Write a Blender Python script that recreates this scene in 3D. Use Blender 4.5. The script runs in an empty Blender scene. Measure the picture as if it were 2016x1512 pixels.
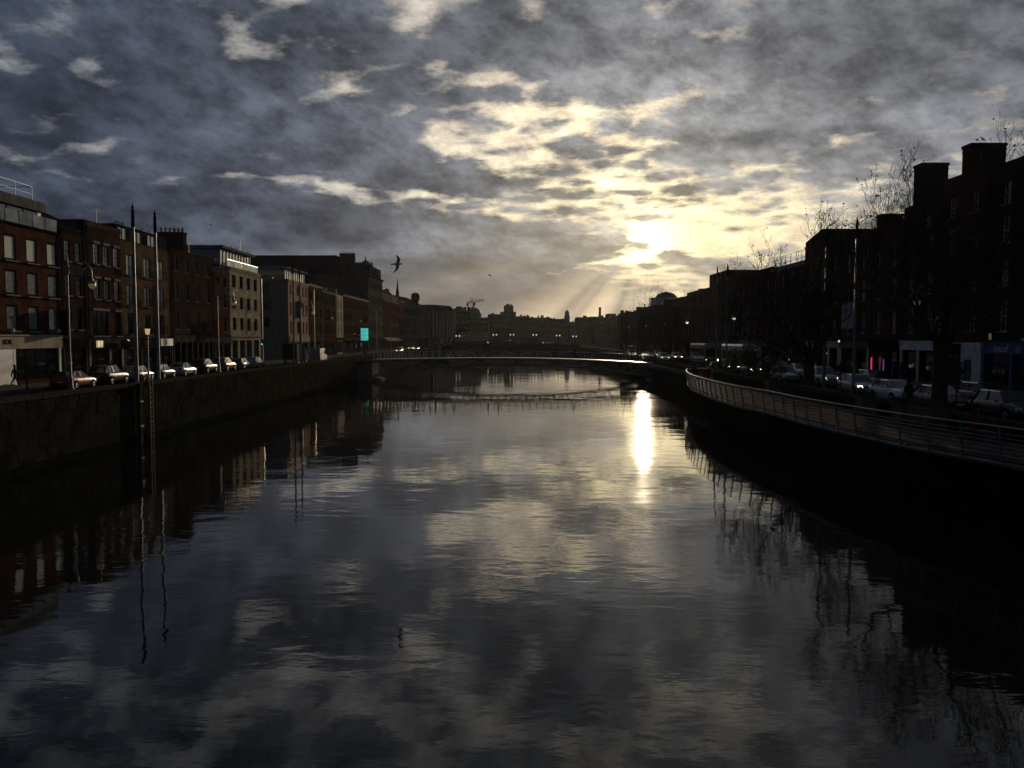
import bpy, bmesh, math, random
from mathutils import Vector, Matrix
R = math.radians
random.seed(7)
scene = bpy.context.scene
C = scene.collection

# ------------------------------------------------------------------ camera
CAMZ = 6.8
F = 1630.0                     # focal length in photograph pixels (2016 wide)
PITCH = R(3.195)
cam_d = bpy.data.cameras.new('camera')
cam_d.sensor_width = 36.0
cam_d.lens = 36.0 * F / 2016.0
cam_d.clip_start = 0.1
cam_d.clip_end = 6000
cam = bpy.data.objects.new('camera', cam_d)
C.objects.link(cam)
cam.location = (0, 0, CAMZ)
cam.rotation_euler = (math.pi / 2 - PITCH, 0, 0)
scene.camera = cam

def ray(px, py):
    u, v = (px - 1008) / F, (756 - py) / F
    d = Vector((u, math.cos(PITCH) + v * math.sin(PITCH), -math.sin(PITCH) + v * math.cos(PITCH)))
    return d
def azel(px, py):
    d = ray(px, py).normalized()
    return math.atan2(d.x, d.y), math.asin(d.z)

# ------------------------------------------------------------------ colour management
scene.view_settings.view_transform = 'Standard'
scene.view_settings.look = 'None'
scene.view_settings.exposure = 0.25
scene.view_settings.gamma = 1.0
scene.view_settings.use_curve_mapping = False
try:
    scene.cycles.use_denoising = True
    scene.cycles.sample_clamp_indirect = 4.0
    scene.cycles.max_bounces = 8
    scene.cycles.volume_bounces = 0
    scene.cycles.caustics_reflective = False
    scene.cycles.caustics_refractive = False
    scene.cycles.volume_step_rate = 4
except Exception:
    pass

# ------------------------------------------------------------------ node helper
class S:
    """a socket with arithmetic, to write node maths as formulas"""
    def __init__(s, nt, sock): s.nt, s.k = nt, sock
    def _m(s, op, *a, clamp=False):
        n = s.nt.nodes.new('ShaderNodeMath'); n.operation = op; n.use_clamp = clamp
        for i, v in enumerate((s,) + a):
            if isinstance(v, S): s.nt.links.new(v.k, n.inputs[i])
            else: n.inputs[i].default_value = v
        return S(s.nt, n.outputs[0])
    def __add__(s, o): return s._m('ADD', o)
    __radd__ = __add__
    def __mul__(s, o): return s._m('MULTIPLY', o)
    __rmul__ = __mul__
    def __sub__(s, o): return s._m('SUBTRACT', o)
    def __rsub__(s, o): return (s * -1.0) + o
    def __truediv__(s, o): return s._m('DIVIDE', o)
    def mx(s, o): return s._m('MAXIMUM', o)
    def mn(s, o): return s._m('MINIMUM', o)
    def __neg__(s): return s * -1.0
    def pw(s, o): return s._m('POWER', o)
    def exp(s): return s._m('EXPONENT')
    def clamp(s): return s._m('ADD', 0.0, clamp=True)
    def ss(s, a, b, lo=0.0, hi=1.0):
        n = s.nt.nodes.new('ShaderNodeMapRange'); n.interpolation_type = 'SMOOTHSTEP'
        s.nt.links.new(s.k, n.inputs[0])
        for i, v in enumerate((a, b, lo, hi)): n.inputs[i + 1].default_value = v
        return S(s.nt, n.outputs[0])
def vec(nt, x, y, z):
    n = nt.nodes.new('ShaderNodeCombineXYZ')
    for i, v in enumerate((x, y, z)):
        if isinstance(v, S): nt.links.new(v.k, n.inputs[i])
        else: n.inputs[i].default_value = v
    return n.outputs[0]
def noise(nt, v, scale, detail=4, rough=0.55, dist=0.0, color=False):
    n = nt.nodes.new('ShaderNodeTexNoise')
    if v is not None: nt.links.new(v, n.inputs['Vector'])
    n.inputs['Scale'].default_value = scale
    n.inputs['Detail'].default_value = detail
    n.inputs['Roughness'].default_value = rough
    n.inputs['Distortion'].default_value = dist
    return n.outputs['Color'] if color else S(nt, n.outputs[0])
def mixc(nt, f, a, b):
    n = nt.nodes.new('ShaderNodeMix'); n.data_type = 'RGBA'
    if isinstance(f, S): nt.links.new(f.k, n.inputs[0])
    else: n.inputs[0].default_value = f
    for i, v in ((6, a), (7, b)):
        if isinstance(v, (tuple, list)): n.inputs[i].default_value = (*v[:3], 1)
        else: nt.links.new(v, n.inputs[i])
    return n.outputs[2]
def rgb(nt, r, g, b):
    n = nt.nodes.new('ShaderNodeCombineColor')
    for i, v in enumerate((r, g, b)):
        if isinstance(v, S): nt.links.new(v.k, n.inputs[i])
        else: n.inputs[i].default_value = v
    return n.outputs[0]

# ------------------------------------------------------------------ sky
SUN_AZ, SUN_EL = azel(1270, 470)
world = bpy.data.worlds.new('World')
scene.world = world
world.use_nodes = True
nt = world.node_tree
nt.nodes.clear()
tc = nt.nodes.new('ShaderNodeTexCoord')
sx = nt.nodes.new('ShaderNodeSeparateXYZ')
nt.links.new(tc.outputs['Generated'], sx.inputs[0])
X, Y, Z = (S(nt, sx.outputs[i]) for i in range(3))
az = X._m('ARCTAN2', Y)
el = Z.mx(-1.0).mn(1.0)._m('ARCSINE')
sd = Vector((math.sin(SUN_AZ) * math.cos(SUN_EL), math.cos(SUN_AZ) * math.cos(SUN_EL), math.sin(SUN_EL)))
cosr = (X * sd.x + Y * sd.y + Z * sd.z).mn(1.0).mx(-1.0)
th = cosr._m('ARCCOSINE') * (180 / math.pi)          # degrees from the sun
# cloud layer seen in perspective, its streets running towards the sun
pz = Z.mx(0.0) + 0.17
ca, sa = math.cos(SUN_AZ), math.sin(SUN_AZ)
px_ = (X * ca - Y * sa) / pz
py_ = (X * sa + Y * ca) / pz
n1 = noise(nt, vec(nt, px_ * 1.0, py_ * 0.9, 3.7), 2.1, 6, 0.55, 0.15)
n2 = noise(nt, vec(nt, px_ * 0.9 + 7.3, py_ * 1.05, 9.1), 7.5, 9, 0.64, 0.2)
n4 = noise(nt, vec(nt, az * 11.0 + el * 4.0, el * 17.0 - az * 2.5, 4.4), 1.0, 9, 0.66, 0.15)
n3 = noise(nt, vec(nt, az * 8.0, el * 24.0, 1.3), 1.0, 7, 0.58, 0.5)   # long flat streaks close to the horizon
low = el.ss(R(1.5), R(10.0), 1.0, 0.0)
wv = noise(nt, vec(nt, px_ * 1.0, py_ * 1.0, 5.5), 9.0, 4, 0.6, 0.0, color=True)
wvs = nt.nodes.new('ShaderNodeSeparateXYZ'); nt.links.new(wv, wvs.inputs[0])
vo = nt.nodes.new('ShaderNodeTexVoronoi'); vo.voronoi_dimensions = '2D'; vo.feature = 'SMOOTH_F1'; vo.inputs['Scale'].default_value = 9.0
vo.inputs['Smoothness'].default_value = 0.55; vo.inputs['Detail'].default_value = 0.0; vo.inputs['Roughness'].default_value = 0.5
nt.links.new(vec(nt, px_ * 0.85 + S(nt, wvs.outputs[0]) * 0.16, py_ * 1.0 + S(nt, wvs.outputs[1]) * 0.16, 2.0), vo.inputs['Vector'])
cells = 0.80 - S(nt, vo.outputs['Distance']) * 0.85          # fleecy cells, bright between them
base = n1 * 0.19 + n2 * 0.27 + n4 * 0.27 + cells * 0.27
dens = base * (1.0 - low * 0.55) + n3 * (low * 0.55)
# warp so the hand-placed masses get ragged edges
wz = noise(nt, vec(nt, az * 3.0, el * 6.0, 0.0), 2.3, 6, 0.62, 0.0, color=True)
sw = nt.nodes.new('ShaderNodeSeparateXYZ'); nt.links.new(wz, sw.inputs[0])
waz = az + (S(nt, sw.outputs[0]) - 0.5) * 0.10
wel = el + (S(nt, sw.outputs[1]) - 0.5) * 0.055
def mass(x, y, wx, wy, w, ang=0.0):
    """a cloud mass (+) or break (-) in a direction, sizes in photograph pixels"""
    a0, e0 = azel(x, y)
    k = 1 / F
    da, de = waz - a0, wel - e0
    if ang:
        c, s_ = math.cos(R(ang)), math.sin(R(ang))
        da, de = da * c + de * s_, de * c - da * s_
    q = (da * (1 / (wx * k))).pw(2.0) + (de * (1 / (wy * k))).pw(2.0)
    return (q * -1.0).exp() * w
bias = None
for m_ in (
    (560, 225, 210, 62, .17, -8), (720, 285, 130, 38, .15, -10), (320, 255, 170, 40, .08, 0),
    (180, 425, 420, 45, .26, 0), (480, 455, 330, 58, .26, -4), (650, 545, 380, 75, .26, 0),
    (905, 350, 120, 42, .20, -10), (880, 468, 180, 26, .20, -6), (1110, 480, 120, 15, .24, 0),
    (1010, 468, 120, 22, .12, 0), (1000, 550, 130, 30, .10, 0),
    (1130, 55, 130, 70, .12, 10), (900, 70, 160, 50, .05, 0), (110, 90, 150, 70, .05, 0),
    (1520, 220, 150, 35, .09, 15), (1640, 320, 160, 26, .09, 5), (1300, 150, 120, 60, .04, 0),
    (1880, 60, 260, 80, .07, 0), (1130, 320, 60, 22, .10, 0), (1370, 330, 110, 26, .06, 10),
    (1230, 445, 90, 20, .09, 12), (1720, 130, 420, 150, .100, 0), (300, 120, 60, 30, .05, 0), (620, 330, 200, 30, .05, 0), (350, 480, 560, 100, .10, 0), (1010, 380, 150, 35, -.05, 0), (1180, 290, 150, 45, -.06, 0), (1450, 400, 170, 35, -.05, 12), (1000, 30, 40, 50, -.05, 0), (1250, 60, 300, 90, .05, 0), (200, 230, 200, 60, .06, 0), (1300, 505, 60, 9, .20, -18),
    (860, 245, 70, 26, -.13, -38), (950, 305, 100, 22, -.16, -20), (560, 355, 120, 13, -.17, -6), (720, 378, 90, 14, -.17, -12), (1000, 330, 150, 70, -.09, 0), (1290, 400, 230, 42, -.07, 0), (1120, 165, 150, 50, .07, 0), (960, 270, 120, 40, -.04, -20), (1420, 330, 160, 30, -.05, 10), (620, 170, 90, 30, -.06, 0), (880, 120, 160, 50, .04, 0),
    (880, 400, 170, 10, -.17, -12), (60, 322, 110, 9, -.18, -8), (170, 150, 100, 30, -.09, -45),
    (290, 70, 140, 50, .07, -15), (560, 110, 160, 50, .06, 0), (80, 60, 120, 60, .04, 0), (1055, 150, 22, 70, -.12, 0), (1180, 345, 130, 26, -.13, 0),
    (1300, 462, 80, 24, -.34, 0), (1255, 503, 60, 8, -.26, 10), (1440, 470, 150, 26, -.22, 0),
    (1440, 395, 150, 20, -.10, 12), (1260, 396, 60, 10, -.22, 0), (1080, 545, 120, 16, -.14, 10),
    (1640, 420, 150, 22, -.10, 14), (1830, 165, 130, 18, -.09, 22), (820, 25, 60, 25, -.12, 0),
    (1020, 410, 90, 16, -.09, -10), (340, 90, 130, 40, -.03, 0), (520, 115, 90, 16, -.05, -10),
):
    m_ = list(m_)
    if m_[4] < 0 and m_[1] < 440: m_[4] *= 0.62
    b_ = mass(*m_)
    bias = b_ if bias is None else bias + b_
dens = dens + bias
cl = ((dens - 0.5) * 3.1 + 0.620).ss(0.24, 0.72)                            # 0 = break in the cloud, 1 = thick cloud
g1 = (th * (-1 / 1.7)).exp(); g2 = (th * (-1 / 9.0)).exp(); g3 = (th * (-1 / 24.0)).exp()
right = az.ss(R(-30), R(32))
# light coming through the thin places
br, bg, bb = g1 * 3.4 + g2 * 0.60 + g3 * 1.0 + 0.030, g1 * 2.9 + g2 * 0.40 + g3 * 0.92 + 0.048, g1 * 2.0 - g2 * 0.16 + g3 * 0.82 + 0.090
# thick cloud: slate away from the sun, warm and pale next to it
cr = g1 * 0.30 + g2 * 0.15 + g3 * 0.120 + right * g3 * 0.15 + 0.010
cg = g1 * 0.24 + g2 * 0.110 + g3 * 0.134 + right * g3 * 0.146 + 0.0155
cb = g1 * 0.14 + g2 * 0.030 + g3 * 0.162 + right * g3 * 0.135 + 0.031
relief = noise(nt, vec(nt, az * 21.0 + el * 8.0 + 3.0, el * 32.0, 2.2), 1.0, 8, 0.66, 0.1)
tex = relief.ss(0.28, 0.72, 0.66, 1.70) * n1.ss(0.34, 0.66, 1.22, 0.58)
clp = cl.pw(0.70)
fine = noise(nt, vec(nt, az * 24.0 + el * 9.0, el * 40.0 - az * 6.0, 8.8), 1.0, 9, 0.68, 0.1)
gm = fine.ss(0.30, 0.68, 1.30, 0.50)
gm = gm + g1 * (1.0 - gm)
br, bg, bb = br * gm, bg * gm, bb * (gm * 0.75 + 0.25)
R_ = br * (1.0 - clp) + cr * clp * tex
G_ = bg * (1.0 - clp) + cg * clp * tex
B_ = bb * (1.0 - clp) + cb * clp * tex
# hazy air under the cloud base towards the horizon, with sun shafts fanning out
hz = el.ss(R(0.8), R(7.2), 1.0, 0.0) * 0.88
ang = (az - SUN_AZ)._m('ARCTAN2', (el * -1.0 + (SUN_EL + R(0.5))))
shaft = noise(nt, vec(nt, ang * 1.45, 5.1, 0.0), 1.0, 3, 0.6)
shaft = shaft.ss(0.38, 0.62, 0.45, 1.70)
ga = (((az - SUN_AZ + R(3.5)) * (1 / R(10.5))).pw(2.0) * -1.0).exp()
gb = (((az - SUN_AZ) * (1 / R(24.0))).pw(2.0) * -1.0).exp()
hr = (ga * 0.36 + gb * 0.11) * shaft + 0.040
hg = (ga * 0.25 + gb * 0.10) * shaft + 0.046
hb = (ga * 0.115 + gb * 0.082) * shaft + 0.062
R_ = R_ * (1.0 - hz) + hr * hz
G_ = G_ * (1.0 - hz) + hg * hz
B_ = B_ * (1.0 - hz) + hb * hz
vl = (((az - SUN_AZ - R(0.5)) * (1 / R(13.0))).pw(2.0) * -1.0 + ((el - R(6.6)) * (1 / R(3.6))).pw(2.0) * -1.0).exp() * (1.25 - cl) * 0.50
R_ = R_ * (1.0 - vl) + vl * 1.06
G_ = G_ * (1.0 - vl) + vl * 0.80
B_ = B_ * (1.0 - vl) + vl * 0.40
sky = nt.nodes.new('ShaderNodeTexSky')
sky.sky_type = 'NISHITA'
sky.sun_disc = False
sky.sun_elevation = SUN_EL
sky.sun_rotation = SUN_AZ
sky.air_density = 1.0; sky.dust_density = 1.5
SKYK = 0.10
thick = el.ss(R(20), R(42), 1.0, 0.62)                 # the overcast closes overhead, as the near water shows
R_, G_, B_ = R_ * thick, G_ * thick, B_ * thick
cloudcol = rgb(nt, R_ * (1 / SKYK), G_ * (1 / SKYK), B_ * (1 / SKYK))
thin = el.ss(R(9), R(18)) * (1.0 - cl) * 0.35         # clear blue only in the breaks, high up
skyc = mixc(nt, thin, cloudcol, sky.outputs[0])
bgn = nt.nodes.new('ShaderNodeBackground')
bgn.inputs['Strength'].default_value = SKYK
nt.links.new(skyc, bgn.inputs['Color'])
wo = nt.nodes.new('ShaderNodeOutputWorld')
nt.links.new(bgn.outputs[0], wo.inputs['Surface'])
try:
    world.cycles.sampling_method = 'MANUAL'; world.cycles.sample_map_resolution = 1024
except Exception:
    pass

# ------------------------------------------------------------------ sun
sl = bpy.data.lights.new('sun', 'SUN')
sl.energy = 2.0
sl.color = (1.0, 0.80, 0.55)
sl.angle = R(0.5)
sun = bpy.data.objects.new('sun', sl)
C.objects.link(sun)
sun.rotation_euler = (-sd).to_track_quat('-Z', 'Y').to_euler()

# ------------------------------------------------------------------ object helpers
def tag(o, label=None, cat=None, group=None, kind=None):
    if label: o['label'] = label
    if cat: o['category'] = cat
    if group: o['group'] = group
    if kind: o['kind'] = kind
    return o
def empty(name, loc, rz=0.0, label=None, cat=None, group=None):
    o = bpy.data.objects.new(name, None)
    C.objects.link(o)
    o.location = loc; o.rotation_euler = (0, 0, rz)
    o.empty_display_size = 0.3
    return tag(o, label, cat, group)
def link(name, me, parent=None, loc=(0, 0, 0), rot=(0, 0, 0)):
    o = bpy.data.objects.new(name, me)
    C.objects.link(o)
    o.parent = parent
    o.location = loc; o.rotation_euler = rot
    return o
def copy_tree(o, parent=None, top=True):
    c = o.copy(); C.objects.link(c)
    if parent: c.parent = parent
    for ch in list(o.children): copy_tree(ch, c, False)
    return c

class MB:
    """mesh builder: quads, boxes, tubes collected into one mesh"""
    def __init__(s): s.v = []; s.f = []; s.mi = []; s.cur = 0
    def add(s, vs, fs):
        n = len(s.v); s.v += [tuple(p) for p in vs]
        for f in fs: s.f.append([i + n for i in f]); s.mi.append(s.cur)
        return s
    def quad(s, a, b, c, d): return s.add((a, b, c, d), ((0, 1, 2, 3),))
    def box(s, x0, x1, y0, y1, z0, z1):
        vs = [(x, y, z) for z in (z0, z1) for y in (y0, y1) for x in (x0, x1)]
        return s.add(vs, ((0, 2, 3, 1), (4, 5, 7, 6), (0, 1, 5, 4), (2, 6, 7, 3), (0, 4, 6, 2), (1, 3, 7, 5)))
    def tube(s, pts, rad, n=8, caps=True):
        pts = [Vector(p) for p in pts]
        if not isinstance(rad, (list, tuple)): rad = [rad] * len(pts)
        k = len(s.v); prev = None
        for i, p in enumerate(pts):
            t = (pts[min(i + 1, len(pts) - 1)] - pts[max(i - 1, 0)])
            if t.length < 1e-9: t = Vector((0, 0, 1))
            t.normalize()
            if prev is None:
                a = Vector((0, 0, 1)) if abs(t.z) < 0.9 else Vector((1, 0, 0))
                u = t.cross(a).normalized()
            else:
                u = (prev - t * prev.dot(t))
                u = u.normalized() if u.length > 1e-6 else t.cross(Vector((0, 0, 1))).normalized()
            prev = u; w = t.cross(u)
            for j in range(n):
                a = 2 * math.pi * j / n
                s.v.append(tuple(p + (u * math.cos(a) + w * math.sin(a)) * rad[i]))
        for i in range(len(pts) - 1):
            for j in range(n):
                a = k + i * n + j; b = k + i * n + (j + 1) % n
                s.f.append([a, b, b + n, a + n]); s.mi.append(s.cur)
        if caps:
            s.f.append([k + j for j in range(n)][::-1]); s.mi.append(s.cur)
            m = k + (len(pts) - 1) * n
            s.f.append([m + j for j in range(n)]); s.mi.append(s.cur)
        return s
    def lathe(s, prof, n=12, cx=0, cy=0):
        return s.tube([(cx, cy, z) for r, z in prof], [max(r, 0.001) for r, z in prof], n)
    def bar(s, a, b, w, h=None):
        """a rectangular bar between two points"""
        h = h or w
        a, b = Vector(a), Vector(b); t = (b - a).normalized()
        up = Vector((0, 0, 1)) if abs(t.z) < 0.95 else Vector((0, 1, 0))
        u = t.cross(up).normalized() * (w / 2); v = u.cross(t).normalized() * (h / 2)
        vs = [p + q for p in (a, b) for q in (-u - v, u - v, u + v, -u + v)]
        return s.add(vs, ((0, 3, 2, 1), (4, 5, 6, 7), (0, 1, 5, 4), (1, 2, 6, 5), (2, 3, 7, 6), (3, 0, 4, 7)))
    def mesh(s, name, mats, smooth=False):
        me = bpy.data.meshes.new(name)
        me.from_pydata(s.v, [], s.f)
        for m in (mats if isinstance(mats, (list, tuple)) else [mats]): me.materials.append(m)
        if max(s.mi, default=0): me.polygons.foreach_set('material_index', s.mi)
        if smooth: me.polygons.foreach_set('use_smooth', [True] * len(s.f))
        me.update()
        return me
    def obj(s, name, mats, parent=None, loc=(0, 0, 0), rot=(0, 0, 0), smooth=False):
        return link(name, s.mesh(name, mats, smooth), parent, loc, rot)

# ------------------------------------------------------------------ materials
MATS = {}
def mat(name, col, rough=0.7, metal=0.0, var=0.25, nscale=2.0, bump=0.0, bscale=8.0, ior=1.45,
        brick=None, coat=0.0, emit=None, estr=0.0, streak=False):
    if name in MATS: return MATS[name]
    m = bpy.data.materials.new(name); m.use_nodes = True
    nt = m.node_tree; b = nt.nodes['Principled BSDF']
    b.inputs['Roughness'].default_value = rough
    b.inputs['Metallic'].default_value = metal
    b.inputs['IOR'].default_value = ior
    b.inputs['Coat Weight'].default_value = coat
    if rough > 0.65 and not metal: b.inputs['Specular IOR Level'].default_value = 0.0
    tc = nt.nodes.new('ShaderNodeTexCoord')
    vecs = tc.outputs['Object']
    n = noise(nt, vecs, nscale, 6, 0.6)
    f = n.ss(0.3, 0.7)
    lo = [c * (1 - var) for c in col]; hi = [min(1, c * (1 + var)) for c in col]
    c = mixc(nt, f, lo, hi)
    if streak:                                   # rain-washed vertical staining on render and stone
        mp = nt.nodes.new('ShaderNodeMapping'); mp.inputs['Scale'].default_value = (1.6, 1.6, 0.16)
        nt.links.new(vecs, mp.inputs[0])
        st = noise(nt, mp.outputs[0], 1.4, 6, 0.65).ss(0.40, 0.72, 0.0, 0.55)
        c = mixc(nt, st, c, [q * 0.42 for q in col])
    if brick:
        bt = nt.nodes.new('ShaderNodeTexBrick')
        sp = nt.nodes.new('ShaderNodeSeparateXYZ'); nt.links.new(vecs, sp.inputs[0])
        xx, yy, zz = (S(nt, sp.outputs[i]) for i in range(3))
        nt.links.new(vec(nt, xx + yy, zz, 0.0), bt.inputs['Vector'])
        bt.inputs['Scale'].default_value = 1.0
        bt.inputs['Brick Width'].default_value = brick[0]
        bt.inputs['Row Height'].default_value = brick[1]
        bt.inputs['Mortar Size'].default_value = brick[2]
        bt.inputs['Color1'].default_value = (0.75, 0.75, 0.75, 1)
        bt.inputs['Color2'].default_value = (1.2, 1.15, 1.1, 1)
        bt.inputs['Mortar'].default_value = (1.5, 1.6, 1.65, 1) if len(brick) < 4 else (brick[3],) * 3 + (1,)
        mm = nt.nodes.new('ShaderNodeMix'); mm.data_type = 'RGBA'; mm.blend_type = 'MULTIPLY'
        mm.inputs[0].default_value = 1.0
        nt.links.new(c, mm.inputs[6]); nt.links.new(bt.outputs['Color'], mm.inputs[7])
        c = mm.outputs[2]
    nt.links.new(c, b.inputs['Base Color'])
    rr = n.ss(0.2, 0.8, max(0.02, rough - 0.08), min(1, rough + 0.08))
    nt.links.new(rr.k, b.inputs['Roughness'])
    if bump:
        bp = nt.nodes.new('ShaderNodeBump'); bp.inputs['Strength'].default_value = bump
        bp.inputs['Distance'].default_value = 0.03
        n2_ = noise(nt, vecs, bscale, 5, 0.6)
        nt.links.new(n2_.k, bp.inputs['Height']); nt.links.new(bp.outputs[0], b.inputs['Normal'])
    if emit:
        b.inputs['Emission Color'].default_value = (*emit, 1)
        b.inputs['Emission Strength'].default_value = estr
    MATS[name] = m
    return m
BR = (0.225, 0.075, 0.010)
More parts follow.
